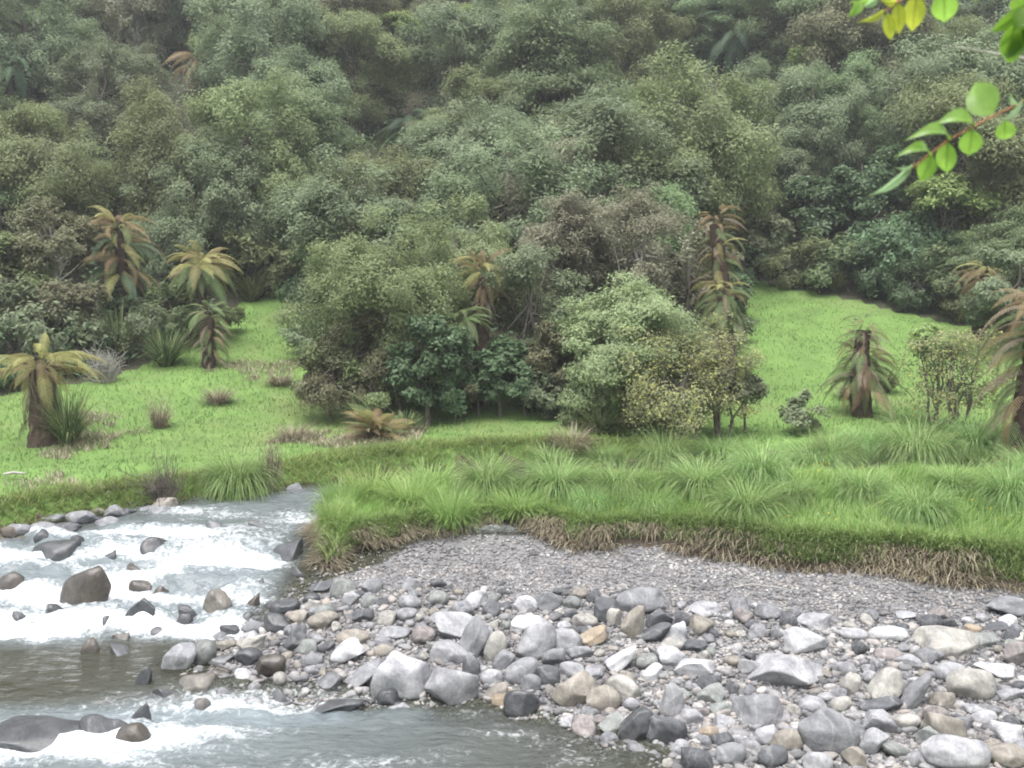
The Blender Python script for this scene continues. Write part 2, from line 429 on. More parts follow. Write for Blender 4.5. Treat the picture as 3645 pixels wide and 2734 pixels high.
WZ = WL + turb * (n2(WX * .8, WY * 1.3, 2.6, 54, 3) + .6 * n2(WX, WY, 8, 55, 2)) + .035 * foam * (1 - .5 * np.abs(st2))
keep = (LZ < WZ + .06) & (LB < .22) & (LH < .12) & (LF < .3)
shallow = np.clip(1 - (WZ - LZ) / .12, 0, 1) * .8
WV = np.stack([WX, WY, WZ], -1).reshape(-1, 3)
ii, jj = np.meshgrid(np.arange(len(wx) - 1), np.arange(len(wy) - 1), indexing='ij')
q = (ii * len(wy) + jj).ravel(); WF = np.stack([q, q + len(wy), q + len(wy) + 1, q + 1], -1)
WF = WF[keep.ravel()[WF].any(1)]
us, inv = np.unique(WF, return_inverse=True)
tag(obj('river', mesh('river', WV[us], inv.reshape(WF.shape), M['water'], True, {'foam': foam.ravel()[us], 'shallow': shallow.ravel()[us], 'aerated_sky': aer_sky.ravel()[us]})), kind='structure')

# ------------------------------------------------------------------ stones
def ico(n):
    bm = bmesh.new(); bmesh.ops.create_icosphere(bm, subdivisions=n, radius=1)
    bm.verts.index_update()
    V = np.array([v.co[:] for v in bm.verts]); F = np.array([[v.index for v in f.verts] for f in bm.faces]); bm.free()
    return V, F
ICO = {n: ico(n) for n in (1, 2, 3, 4)}
ICO[0] = (np.array([(1, 0, 0), (-1, 0, 0), (0, 1, 0), (0, -1, 0), (0, 0, 1), (0, 0, -1)], float), np.array([(0, 2, 4), (2, 1, 4), (1, 3, 4), (3, 0, 4), (2, 0, 5), (1, 2, 5), (3, 1, 5), (0, 3, 5)]))

def rotm(rx, ry, rz): return np.array(Euler((rx, ry, rz)).to_matrix())

def rockshape(n, rng, style='a', tilt=0.0, bend=0.0, flat=.62):
    V = ICO[n][0].copy()
    V = V @ rotm(*rng.uniform(0, 6.28, 3)).T
    p = {'r': 2.3, 'a': 3.0, 'b': 4.5, 's': 3.2}[style]
    V = V / (np.abs(V) ** p).sum(1, keepdims=True) ** (1 / p)
    V = V @ rotm(rng.uniform(-.3, .3), rng.uniform(-.3, .3), rng.uniform(0, 6.28)).T
    for k in range({'r': 4, 'a': 9, 'b': 6, 's': 7}[style]):
        nn = rng.normal(size=3); nn /= np.linalg.norm(nn)
        dd = rng.uniform(.72, .95) if style == 'r' else rng.uniform(.55, .86)
        V -= nn * np.maximum(0, V @ nn - dd)[:, None] * .93
    s = rng.uniform(0, 90)
    nn = V / (np.linalg.norm(V, axis=1, keepdims=True) + 1e-6)
    V = V + nn * (.11 * fbm(V * 1.4 + s, 3, 2) + .035 * fbm(V * 4.5 + s, 5, 2))[:, None]
    V = V * [1, .8, {'s': .34}.get(style, flat)]
    if bend:
        t = V[:, 0] * bend * 1.35; rr = 1 / bend * .75
        V = np.stack([(rr + V[:, 1] * .7) * np.sin(t), (rr + V[:, 1] * .7) * np.cos(t) - rr, V[:, 2]], -1)
        V = V @ rotm(0, 0, 1.9).T
    if tilt: V = V @ rotm(0, -math.radians(tilt), 0).T
    V -= (V.max(0) + V.min(0)) / 2
    return V / np.ptp(V, axis=0)

PAL = {'W': (.49, .49, .505), 'P': (.355, .357, .37), 'G': (.255, .259, .272), 'D': (.125, .129, .139), 'T': (.30, .275, .238), 'C': (.40, .388, .357),
       'O': (.34, .278, .208), 'K': (.30, .272, .262), 'E': (.26, .274, .262), 'B': (.14, .12, .102)}
CNAME = {'W': 'whitish', 'P': 'pale grey', 'G': 'mid grey', 'D': 'dark grey', 'T': 'tan', 'C': 'cream', 'O': 'orange tan', 'K': 'pinkish', 'E': 'greenish grey', 'B': 'brown'}
SNAME = {'r': 'rounded', 'a': 'angular', 'b': 'blocky', 's': 'slab-like'}
ZONES = {'pile': ('in the pile at the water end of the bar', 'stones piled at the water end of the bar'),
         'bar': ('on the open gravel bar', 'stones on the gravel bar'),
         'edge': ('on the wet edge of the rapids', 'stones along the wet edge'),
         'river': ('standing in the white rapids', 'rocks in the rapids'),
         'shore': ('along the far grassy shore of the river', 'stones along the far shore')}
stone_spots, pending = [], []
def stone(u0, u1, v0, v1, colk, style='a', zone='bar', wet=False, tilt=0, label=None, bend=0, n=4, sink=.14, seed=None, hmin=.3):
    rng = np.random.default_rng(int(u0 * 13 + v1 * 7 + (seed or 0)))
    water = zone in ('river',)
    g = hit((u0 + u1) / 2, v1 - 1.0, water)
    dist = g[1]; grow = 1.22 if zone in ('river', 'shore') else 1.08
    w = grow * (u1 - u0) * dist / FPX; hm = grow * (v1 - v0) * dist / FPX
    D = w * rng.uniform(.65, .85)
    h = max(hmin * w, (hm - .26 * D) / .95) * (1.12 if zone in ('pile', 'bar', 'edge') else 1.0)
    ext = h * sink + (.22 if water else 0.0)
    V = rockshape(n, rng, style, tilt or rng.uniform(-12, 12), bend)
    V = V * [w, D, h + ext]
    cc = np.array(PAL[colk]) * .76 * rng.uniform(.88, 1.1) * (.62 if wet else 1)
    big = max(w, hm)
    o = obj('boulder' if big > .36 else 'stone', mesh('stone', V, ICO[n][1], M['wetstone' if wet else 'stone'], True), None, (g[0], g[1] + D * .42, g[2] + (h - ext) / 2))
    o.color = (*cc, 1)
    size = 'large' if big > .36 else ('medium' if big > .22 else 'small')
    zt, zg = ZONES[zone]
    words = f"{size} {'wet ' if wet else ''}{CNAME[colk]} {SNAME[style]} stone"
    lb = label or words + ' ' + zt
    if not label and zone in ('pile', 'bar', 'edge'): pending.append((o, words))
    tag(o, lb, 'boulder' if big > .36 else 'stone', zg)
    stone_spots.append((g[0], g[1] + D * .42, max(w, D) / 2))
    return o

S = stone
# the pile by the water
S(371, 429, 658, 704, 'W', 'b', 'pile', label='big blocky boulder with a flat white top beside the water')
S(424, 478, 669, 711, 'P', 'a', 'pile', label='big smooth grey boulder next to the white-topped one at the water')
S(429, 474, 643, 669, 'P', 'a', 'pile', label='pale angular boulder right behind the two big waterside boulders')
S(433, 481, 613, 642, 'P', 'a', 'pile', tilt=-15, label='broad pale marbled boulder with a sloping face at the back of the pile')
S(457, 489, 621, 662, 'G', 'a', 'pile', tilt=60, label='upright grey marbled rock leaning on the broad pale boulder')
S(484, 507, 635, 666, 'C', 'r', 'pile', tilt=70, label='egg-shaped cream stone standing on end in the pile')
S(516, 556, 627, 665, 'P', 'a', 'pile', label='tall pale angular boulder below the white block')
S(511, 548, 616, 635, 'W', 'b', 'pile', label='white oblong block on top of the stone pile')
S(514, 538, 597, 615, 'W', 'a', 'pile'); S(535, 562, 592, 612, 'G', 'a', 'pile')
S(330, 364, 640, 666, 'W', 'a', 'pile', tilt=35, label='white wedge-shaped rock lying alone on wet sand')
S(340, 380, 661, 691, 'G', 's', 'pile', tilt=38, label='grey slab tilted against the white-topped boulder')
S(315, 341, 675, 693, 'G', 'b', 'edge', True); S(314, 362, 699, 720, 'D', 's', 'edge', True, tilt=14, label='long low dark wet slab where the water laps')
S(376, 400, 691, 710, 'D', 'a', 'edge', True); S(385, 415, 706, 718, 'P', 's', 'edge', False)
S(479, 508, 685, 707, 'T', 's', 'pile', tilt=22); S(504, 539, 692, 720, 'D', 'a', 'pile', True, label='dark wet marbled rock at the waterline below the pile')
S(491, 520, 692, 711, 'O', 'r', 'pile', tilt=20); S(480, 503, 671, 689, 'P', 'r', 'pile'); S(462, 480, 659, 682, 'D', 'r', 'pile'); S(505, 541, 660, 686, 'G', 'r', 'pile', tilt=25)
S(535, 560, 668, 690, 'D', 'r', 'pile', label='dark ball-shaped stone in the middle of the pile'); S(521, 541, 677, 696, 'G', 'r', 'pile'); S(493, 515, 652, 673, 'G', 'r', 'pile', tilt=30); S(542, 565, 650, 670, 'G', 'a', 'pile')
S(306, 337, 612, 632, 'T', 'r', 'edge', label='round tan boulder like a loaf near the end of the rapids'); S(287, 307, 611, 626, 'T', 'r', 'edge'); S(349, 373, 609, 625, 'D', 'a', 'edge')
S(335, 371, 630, 650, 'T', 'r', 'edge'); S(372, 393, 636, 648, 'G', 'b', 'edge'); S(373, 393, 646, 659, 'T', 'r', 'pile'); S(378, 410, 629, 642, 'G', 'r', 'pile')
S(306, 337, 580, 595, 'D', 's', 'edge', tilt=12); S(302, 319, 594, 607, 'D', 'r', 'edge', True); S(342, 359, 593, 608, 'P', 'a', 'edge'); S(281, 306, 627, 655, 'D', 'a', 'edge', tilt=30)
S(292, 316, 641, 659, 'E', 'a', 'edge'); S(317, 334, 643, 656, 'D', 'a', 'edge'); S(268, 298, 599, 617, 'D', 'r', 'edge', True)
# the middle of the bar
S(618, 666, 588, 618, 'G', 'r', 'bar', label='big grey dome-shaped boulder standing out above the fine gravel'); S(595, 621, 600, 625, 'D', 'a', 'bar'); S(607, 622, 611, 629, 'C', 'a', 'bar')
S(621, 645, 609, 641, 'T', 'b', 'bar', tilt=75, label='upright tan-grey block in front of the dome boulder'); S(647, 674, 612, 631, 'D', 'a', 'bar'); S(634, 673, 623, 646, 'D', 's', 'bar', tilt=30, label='long dark marbled rock slanting beside the white cube')
S(665, 687, 624, 645, 'W', 'b', 'bar', label='white cube-shaped stone on the gravel bar'); S(575, 608, 627, 649, 'O', 's', 'bar', tilt=24, label='orange tan oblong rock tilted in the middle of the bar')
S(548, 582, 630, 656, 'P', 'r', 'pile'); S(657, 685, 639, 656, 'C', 'r', 'bar', tilt=15); S(606, 636, 648, 674, 'W', 's', 'bar', tilt=33); S(659, 689, 648, 669, 'W', 'a', 'bar')
S(675, 716, 660, 679, 'W', 'a', 'bar'); S(641, 663, 666, 684, 'W', 'a', 'bar'); S(551, 597, 675, 711, 'T', 'a', 'bar', label='largest tan boulder, pyramid-shaped, near the water'); S(587, 622, 689, 715, 'T', 'r', 'bar', label='tan boulder wedged below the cream one')
S(609, 641, 678, 703, 'C', 'a', 'bar', tilt=-18, label='cream boulder resting on the tan boulders'); S(661, 685, 687, 720, 'P', 'b', 'bar', tilt=75, label='upright pale-topped rock standing alone near the lower bar'); S(599, 628, 714, 737, 'E', 'a', 'bar')
S(620, 655, 713, 745, 'D', 'b', 'bar', True, label='dark upright boulder at the lower waterline'); S(646, 689, 718, 749, 'D', 'a', 'bar', label='dark marbled boulder touching the upright dark one'); S(738, 788, 698, 728, 'G', 'a', 'bar', label='large blue-grey boulder with pale streaks on the lower bar')
S(691, 728, 603, 621, 'P', 'a', 'bar'); S(699, 726, 687, 707, 'E', 'a', 'bar', tilt=25); S(672, 691, 742, 759, 'P', 'r', 'bar'); S(717, 748, 746, 768, 'G', 'r', 'bar'); S(681, 704, 711, 728, 'P', 'r', 'bar')
S(711, 733, 703, 718, 'E', 'a', 'bar'); S(700, 720, 728, 741, 'O', 'r', 'bar'); S(716, 737, 716, 731, 'P', 'b', 'bar'); S(739, 762, 660, 679, 'P', 'a', 'bar'); S(685, 708, 641, 655, 'D', 'r', 'bar')
S(559, 584, 664, 681, 'P', 'a', 'pile'); S(566, 593, 646, 662, 'G', 'a', 'pile'); S(576, 605, 670, 684, 'P', 's', 'bar'); S(624, 640, 700, 713, 'P', 'r', 'bar')
# the broad end of the bar
S(787, 829, 629, 656, 'W', 'a', 'bar', label='brightest white boulder on the upper gravel bar'); S(873, 913, 627, 645, 'W', 'r', 'bar', label='low white boulder with grey flecks on the upper bar'); S(751, 831, 660, 692, 'P', 'a', 'bar', tilt=14, label='widest pale boulder, a long wedge half sunk in gravel')
S(801, 834, 615, 632, 'P', 'a', 'bar'); S(842, 870, 629, 643, 'P', 'r', 'bar'); S(873, 909, 672, 706, 'C', 'b', 'bar', tilt=35, label='cream white block leaning towards a grey slab'); S(902, 933, 676, 713, 'G', 's', 'bar', tilt=55, label='blue-grey slab standing on edge beside the cream block')
S(843, 862, 675, 698, 'C', 'r', 'bar', tilt=65); S(862, 908, 701, 718, 'D', 's', 'bar', tilt=10, label='dark flat slab bridging the stones below the cream block'); S(832, 853, 698, 715, 'C', 'r', 'bar', tilt=20)
S(804, 860, 711, 757, 'G', 'r', 'bar', bend=1.15, label='grey crooked rock bent like an elbow'); S(866, 899, 714, 737, 'P', 'a', 'bar'); S(862, 892, 731, 759, 'P', 'b', 'bar', tilt=25); S(931, 971, 713, 745, 'T', 'a', 'bar', label='large beige cracked boulder on the lower bar')
S(931, 997, 738, 775, 'P', 'r', 'bar', label='great lumpy whitish boulder at the lowest end of the bar'); S(953, 1000, 671, 704, 'C', 'r', 'bar', label='large pale boulder with a rounded back beside flat white stones'); S(982, 1024, 665, 683, 'W', 's', 'bar'); S(939, 970, 664, 686, 'P', 'r', 'bar')
S(927, 995, 646, 661, 'C', 's', 'bar', label='long flat cream slab lying in the gravel'); S(993, 1034, 596, 620, 'G', 'b', 'bar', label='grey square block lying alone near the grass bank'); S(970, 1004, 632, 649, 'E', 'a', 'bar'); S(967, 983, 627, 642, 'O', 'b', 'bar')
S(1008, 1034, 644, 670, 'K', 'a', 'bar', label='big pinkish rock beside the flat cream slab'); S(884, 913, 744, 762, 'E', 's', 'bar'); S(773, 804, 732, 756, 'T', 'r', 'bar'); S(755, 783, 730, 749, 'P', 'r', 'bar'); S(843, 867, 749, 772, 'T', 'a', 'bar')
S(919, 944, 728, 748, 'E', 'a', 'bar'); S(987, 1009, 622, 634, 'D', 's', 'bar', tilt=20); S(994, 1034, 747, 772, 'T', 'r', 'bar'); S(878, 905, 649, 665, 'K', 'r', 'bar'); S(896, 925, 655, 672, 'P', 'a', 'bar')
S(898, 922, 612, 622, 'P', 's', 'bar'); S(760, 790, 748, 770, 'D', 'r', 'bar'); S(805, 835, 755, 775, 'P', 'r', 'bar'); S(975, 1000, 712, 728, 'W', 'r', 'bar'); S(1000, 1026, 690, 705, 'P', 's', 'bar')
# rocks in and along the water
S(58, 103, 568, 606, 'B', 'b', 'river', True, tilt=25, label='large wet brown rock with a sloping top, alone in the rapids'); S(140, 175, 537, 561, 'D', 'a', 'river', True, tilt=-20, label='dark blocky rock where the rapids begin'); S(268, 298, 539, 562, 'D', 'a', 'river', True, tilt=28, label='dark pointed rock in the rapids just off the grassy headland')
S(14, 67, 541, 564, 'D', 's', 'river', True, tilt=10, label='dark flat rock awash at the head of the rapids'); S(-8, 21, 574, 594, 'B', 'r', 'river', True); S(124, 152, 599, 619, 'D', 'a', 'river', True, tilt=35); S(127, 153, 581, 592, 'B', 's', 'river', True); S(203, 228, 592, 614, 'T', 'r', 'river', True, label='round brownish rock in the foam near the gravel bar')
S(232, 256, 594, 611, 'B', 's', 'river', True, tilt=30); S(127, 147, 563, 573, 'B', 's', 'river', True); S(94, 114, 551, 565, 'D', 'a', 'river', True, tilt=30); S(78, 96, 640, 655, 'B', 'r', 'river', True); S(106, 133, 647, 658, 'D', 's', 'river', True)
S(203, 221, 521, 530, 'G', 'r', 'river', True); S(247, 265, 521, 529, 'G', 's', 'river', True); S(130, 148, 669, 688, 'D', 'a', 'river', True, tilt=25); S(173, 208, 680, 692, 'T', 's', 'river', True); S(232, 272, 699, 720, 'P', 's', 'edge', True, label='flat pale rock washed over beside the lower rapid')
S(190, 208, 699, 712, 'K', 'r', 'river', True); S(207, 230, 667, 678, 'B', 's', 'edge', True); S(-26, 82, 722, 751, 'D', 'a', 'river', True, hmin=.12, label='very large smooth wet boulder with water sheeting over it'); S(76, 118, 717, 743, 'D', 'a', 'river', True, label='black wet rock on the shoulder of the water-washed boulder')
S(110, 145, 725, 746, 'B', 'r', 'river', True, label='round brown wet boulder above the lower white water'); S(130, 148, 704, 720, 'D', 'a', 'river', True)
S(141, 172, 628, 652, 'D', 'r', 'edge', True, label='dark wet rock at the tip of the stony edge'); S(163, 197, 622, 641, 'D', 'a', 'edge', True); S(160, 194, 646, 675, 'G', 'a', 'edge', tilt=25, label='grey pitched rock at the corner of the quiet pool'); S(186, 214, 642, 668, 'E', 'r', 'edge', True); S(234, 261, 649, 667, 'D', 'r', 'edge', True)
S(252, 284, 656, 680, 'B', 'a', 'edge', True, tilt=15); S(262, 289, 615, 635, 'D', 'b', 'edge', True); S(234, 265, 635, 654, 'C', 's', 'edge', tilt=15); S(218, 238, 626, 638, 'D', 'a', 'edge', True); S(201, 218, 620, 628, 'D', 's', 'edge', True); S(176, 192, 634, 648, 'C', 'r', 'edge')
S(214, 236, 640, 652, 'T', 'r', 'edge'); S(240, 262, 622, 636, 'G', 'r', 'edge'); S(150, 168, 640, 652, 'T', 'r', 'edge', True); S(206, 232, 655, 668, 'G', 'a', 'edge', True); S(300, 322, 655, 668, 'G', 'r', 'edge')
for a in ((40, 58, 604, 614, 'D', 'a'), (150, 168, 586, 597, 'B', 'a'), (178, 196, 606, 617, 'D', 's'), (252, 270, 578, 587, 'D', 's'), (238, 254, 612, 622, 'D', 'a'), (186, 202, 558, 566, 'D', 's'), (10, 26, 612, 620, 'D', 's'), (262, 282, 600, 611, 'G', 'a'), (100, 118, 616, 625, 'D', 's'), (222, 240, 552, 560, 'D', 's'), (110, 126, 634, 643, 'B', 's'),
          (290, 306, 568, 578, 'D', 's'), (205, 226, 632, 643, 'G', 'r'), (176, 190, 614, 624, 'D', 'r'), (30, 46, 530, 540, 'D', 'a'), (66, 82, 536, 545, 'D', 'a'), (150, 176, 688, 700, 'D', 's'), (212, 232, 688, 699, 'G', 'r'), (244, 262, 684, 694, 'P', 'r'), (272, 296, 690, 703, 'G', 's')):
    S(*a, 'river', True)
for a in ((137, 167, 505, 520, 'G', 'r'), (149, 173, 498, 513, 'T', 'b'), (102, 121, 506, 520, 'G', 'a'), (64, 92, 511, 527, 'G', 'a'), (91, 116, 518, 534, 'G', 'a'), (118, 133, 508, 516, 'D', 's'), (5, 26, 524, 537, 'G', 'r'), (29, 52, 522, 534, 'G', 'r'), (51, 74, 525, 535, 'D', 's'),
          (-6, 14, 539, 551, 'D', 'a'), (210, 232, 506, 516, 'G', 's'), (273, 302, 489, 503, 'D', 's'), (286, 300, 485, 498, 'G', 'a'), (84, 104, 508, 518, 'T', 's'), (36, 60, 515, 525, 'G', 's'), (112, 132, 518, 528, 'D', 's'), (190, 206, 507, 513, 'D', 's'), (300, 318, 490, 500, 'P', 'r'), (0, 14, 528, 540, 'B', 'r'), (262, 276, 492, 500, 'P', 'r')):
    S(*a, 'shore')

MARKS = [('the flat white-topped boulder', 400, 690), ('the dome-shaped boulder', 642, 612), ('the white cube-shaped stone', 676, 640), ('the elbow-shaped rock', 832, 745), ('the widest wedge boulder', 790, 685), ('the leaning cream block', 890, 700),
         ('the brightest white boulder', 808, 650), ('the tan pyramid boulder', 574, 705), ('the great lumpy whitish boulder', 964, 765), ('the long flat cream slab', 960, 657), ('the streaked blue-grey boulder', 762, 722), ('the loaf-like tan boulder', 321, 628), ('the white wedge on wet sand', 347, 662),
         ('the egg-shaped cream stone', 495, 660), ('the two dark waterline boulders', 655, 740), ('the pitched rock by the pool', 177, 670), ('the large cracked beige boulder', 950, 738), ('the dark ball-shaped stone', 547, 685), ('the orange tan oblong rock', 592, 645), ('the washed-over flat pale rock', 252, 712)]
MPOS = np.array([hit(u_, v_)[:2] for _, u_, v_ in MARKS])
def nearest_mark(x_, y_): return MARKS[int(np.argmin(((MPOS - [x_, y_]) ** 2).sum(1)))][0]
for o, words in pending:
    o['group'] = 'stones of the gravel bar'; o['label'] = words + ' near ' + nearest_mark(o.location.x, o.location.y)
# more stones of the bar, then the cobbles and gravel too many to count
PROTO = [mesh('stone', rockshape(3, np.random.default_rng(900 + k), 'raasbr'[k % 6]), ICO[3][1], M['stone'], True) for k in range(14)]
rng = np.random.default_rng(5)
def free(x, y, r, f=.8):
    return all((x - a) ** 2 + (y - b) ** 2 > (f * (r + q_)) ** 2 for a, b, q_ in stone_spots)
def barfield(x, y):
    """how stony the bar is: coarse along the water, fine near the bank"""
    z, b, h, f = land(x, y)
    return sstep(11.75, 10.9, y + .25 * n2(x, y, .8, 71) + .17 * (x - .8)) * (b > .02) * (h < -.05)
made = 0; tries = 0
while made < 185 and tries < 6000:
    tries += 1
    y = rng.uniform(8.15, 12.0); x = rng.uniform(-3.0, .47 * y + .3)
    if rng.random() > float(barfield(np.array([x]), np.array([y]))[0]): continue
    w = .11 + .16 * rng.random() ** 1.6
    if not free(x, y, w / 2, .85): continue
    z, b = [float(q_[0]) for q_ in land(np.array([x]), np.array([y]))[:2]]
    ck = rng.choice(list('PPGGGWDDTCEK')); k = rng.integers(len(PROTO))
    o = obj('stone', PROTO[k], None, (x, y, z + w * .17), (rng.uniform(-.3, .3), rng.uniform(-.3, .3), rng.uniform(0, 6.28)), (w * 1.15, w * rng.uniform(.75, 1), w * rng.uniform(.6, .95)))
    o.color = (*(np.array(PAL[ck]) * .72 * rng.uniform(.85, 1.1)), 1)
    zone = 'edge' if b < .5 and x < -1 else 'bar'
    tag(o, f"{'larger' if w > .17 else 'small'} {CNAME[ck]} {SNAME['raasbr'[k % 6]]} cobble near {nearest_mark(x, y)}", 'stone', 'cobbles between the boulders')
    stone_spots.append((x, y, w / 2)); made += 1

def scatter(base, shapes, P, size, rng, flat=.65):
    V0, F0 = ICO[base]; n = len(P); nv = len(V0)
    SH = np.stack(shapes)[rng.integers(len(shapes), size=n)]
    SH = SH * (size[:, None] * np.stack([rng.uniform(.9, 1.35, n), rng.uniform(.7, 1, n), rng.uniform(.8, 1.1, n) * flat], -1))[:, None, :]
    a = rng.uniform(0, 6.28, n); ca, sa = np.cos(a)[:, None], np.sin(a)[:, None]
    t = rng.normal(0, .3, n); ct, s_t = np.cos(t)[:, None], np.sin(t)[:, None]
    x, y, z = SH[..., 0], SH[..., 1], SH[..., 2]
    x, z = x * ct - z * s_t, x * s_t + z * ct
    V = np.stack([x * ca - y * sa, x * sa + y * ca, z], -1) + P[:, None]
    F = F0[None] + (np.arange(n) * nv)[:, None, None]
    return V.reshape(-1, 3), F.reshape(-1, 3)

def barpoints(n, rng, ylo=7.8, yhi=13.5, xlo=-3.2, hmax=.06):
    y = 1.0 / rng.uniform(1 / yhi, 1 / ylo, n); x = rng.uniform(xlo, .5 * y + .8, n)
    z, b, h, f = land(x, y)
    k = (b > -.25) & (h < hmax) & (y > 7.6)
    return x[k], y[k], z[k], b[k], h[k]
sh2 = [rockshape(2, np.random.default_rng(300 + k), 'raasbr'[k % 6]) for k in range(10)]
sh1 = [rockshape(0, np.random.default_rng(330 + k), 'ra'[k % 2], flat=.7) for k in range(12)]
rng = np.random.default_rng(15)
x, y, z, b, h = barpoints(7000, rng)
k = rng.random(len(x)) < .03 + .97 * barfield(x, y)
x, y, z = x[k][:3000], y[k][:3000], z[k][:3000]
sz = .045 + .085 * rng.random(len(x)) ** 2
V, F = scatter(2, sh2, np.stack([x, y, z + sz * .12], -1), sz, rng)
tag(obj('cobbles', mesh('cobbles', V, F, M['pebble'], True)), 'small grey and brown cobbles scattered over the gravel bar', 'cobbles', kind='stuff')
x, y, z, b, h = barpoints(52000, rng)
sz = .024 + .040 * rng.random(len(x)) ** 1.8
V, F = scatter(0, sh1, np.stack([x, y, z + sz * .1], -1), sz, rng)
tag(obj('gravel', mesh('gravel', V, F, M['pebble'], True)), 'fine grey river gravel covering the bar up to the bank', 'gravel', kind='stuff')

# ------------------------------------------------------------------ grass
def blades(P, L, W, ang, bend, rng, segs=2, droop=0.0):
    """tapered blades that leave the ground near upright and arch over; bend 0 upright .. 1 tip hanging"""
    n = len(P)
    dirv = np.stack([np.cos(ang), np.sin(ang), 0 * ang], -1)
    tw = ang + np.pi / 2 + rng.normal(0, .6, n)
    side = np.stack([np.cos(tw), np.sin(tw), 0 * tw], -1)
    V = np.zeros((n, 2 * segs + 1, 3)); c_ = P.copy()
    ph0 = .12 + .55 * bend * rng.uniform(.4, 1.2, n) + droop
    for i in range(segs + 1):
        t = i / segs
        if i < segs:
            wv = side * (W * (1 - .5 * t) / 2)[:, None]
            V[:, 2 * i] = c_ - wv; V[:, 2 * i + 1] = c_ + wv
        else: V[:, 2 * segs] = c_
        ph = ph0 + (i + .5) / segs * bend * 1.75
        c_ = c_ + (L / segs)[:, None] * (dirv * np.sin(ph)[:, None] + np.stack([0 * ph, 0 * ph, np.cos(ph)], -1))
    fs = []
    for i in range(segs - 1):
        a = 2 * i; fs += [(a, a + 1, a + 3), (a, a + 3, a + 2)]
    a = 2 * (segs - 1); fs.append((a, a + 1, a + 2))
    F = np.array(fs)[None] + (np.arange(n) * (2 * segs + 1))[:, None, None]
    return V.reshape(-1, 3), F.reshape(-1, 3)

def area(n, x0, x1, y0, y1, test, rng):
    x = rng.uniform(x0, x1, n); y = rng.uniform(y0, y1, n)
    z, b, h, f = land(x, y)
    k = test(x, y, z, b, h, f) & (np.abs(x) < .52 * y + 2.2)
    return np.stack([x, y, z], -1)[k], h[k], f[k]

rng = np.random.default_rng(21)
P, h, f = area(150000, -2.6, 10, 11, 16.3, lambda x, y, z, b, h, f: (h > .12), rng)
P = P[:94000]
clump = n2(P[:, 0], P[:, 1], 1.4, 81)
L = (.13 + .15 * rng.random(len(P))) * (1 + 1.0 * clump) * np.interp(h[:len(P)], [.1, .5], [.7, 1])
V, F = blades(P, L, np.full(len(P), .011), n2(P[:, 0], P[:, 1], .9, 82) * 4 + rng.normal(0, .9, len(P)), np.clip(.45 + .3 * rng.normal(size=len(P)), .1, .95), rng)
tag(obj('grass', mesh('grass', V, F, M['grass'])), 'lush bright green grass covering the headland above the gravel', 'grass', kind='stuff')
P, h, f = area(170000, -12, 14.5, 13.2, 33.5, lambda x, y, z, b, h, f: (f > .22) & (y < forest_y(x) + 1.0), rng)
keepp = rng.random(len(P)) < np.clip(1.15 - (P[:, 1] - 14) * .028, .45, 1)
P = P[keepp][:50000]
L = (.04 + .06 * rng.random(len(P))) * (1 + 1.1 * n2(P[:, 0], P[:, 1], 1.1, 83)) * np.interp(P[:, 1], [14, 20, 33], [1.25, 1.0, 1.0])
V, F = blades(P, L, np.full(len(P), .013), rng.uniform(0, 6.28, len(P)), np.clip(.6 + .25 * rng.normal(size=len(P)), .1, .95), rng)
tag(obj('grass', mesh('meadow_grass', V, F, M['meadowgrass'])), 'short grazed grass on the meadow and slopes below the forest', 'grass', kind='stuff')

P, h, f = area(60000, -10, -1.5, 14, 24, lambda x, y, z, b, h, f: (f > .3) & (y < forest_y(x)) & (n2(x, y, .55, 84) + .5 * n2(x, y, 2.5, 85) > .12), rng)
P = P[:7000]
V, F = blades(P, rng.uniform(.08, .2, len(P)), np.full(len(P), .014), rng.uniform(0, 6.28, len(P)), rng.uniform(.3, 1, len(P)), rng)
tag(obj('dry_grass', mesh('meadow_straw', V, F, M['straw'])), 'withered straw patches in the far meadow grass', 'grass', kind='stuff')
# dry grass hanging over the eroded edge, thick in patches
rng = np.random.default_rng(31)
P, h, f = area(280000, -2.7, 9, 10.5, 14, lambda x, y, z, b, h, f: (h > .03) & (h < .38) & (y < 13.9), rng)
eps = .03
g0 = sdist(HEAD, P[:, 0], P[:, 1]); gxx = sdist(HEAD, P[:, 0] + eps, P[:, 1]) - g0; gyy = sdist(HEAD, P[:, 0], P[:, 1] + eps) - g0
out_ang = np.arctan2(-gyy, -gxx)
pat = n2(P[:, 0] * 1.0, P[:, 1] * .5, 1.1, 91, 3) + .12 * rng.normal(size=len(P))
hb = h; k = (pat > np.interp(P[:, 0], [-2, 2.5, 4.5], [-.34, -.24, .0])) & (hb < .27); k &= n2(P[:, 0], P[:, 1], 2.6, 93, 2) > -.32; P1, a1 = P[k][:16000], out_ang[k][:16000]
V, F = blades(P1, rng.uniform(.08, .30, len(P1)) * (1.15 + 1.1 * n2(P1[:, 0], P1[:, 1], 2.2, 92, 2)), np.full(len(P1), .009), a1 + rng.normal(0, .5, len(P1)), rng.uniform(.6, 1.0, len(P1)), rng, 3, .4)
tag(obj('dry_grass', mesh('dry_grass', V, F, M['straw'])), 'dry straw-coloured grass hanging over the eroded bank edge', 'grass', kind='stuff')
k = (hb > np.where(pat > -.1, .23, .10)); P2, a2 = P[k][:30000], out_ang[k][:30000]
V, F = blades(P2, rng.uniform(.14, .34, len(P2)), np.full(len(P2), .010), a2 + rng.normal(0, .7, len(P2)), rng.uniform(.3, .9, len(P2)), rng, 3, .05)
tag(obj('grass', mesh('edge_grass', V, F, M['edgegrass'])), 'green grass spilling over the lip of the eroded bank', 'grass', kind='stuff')
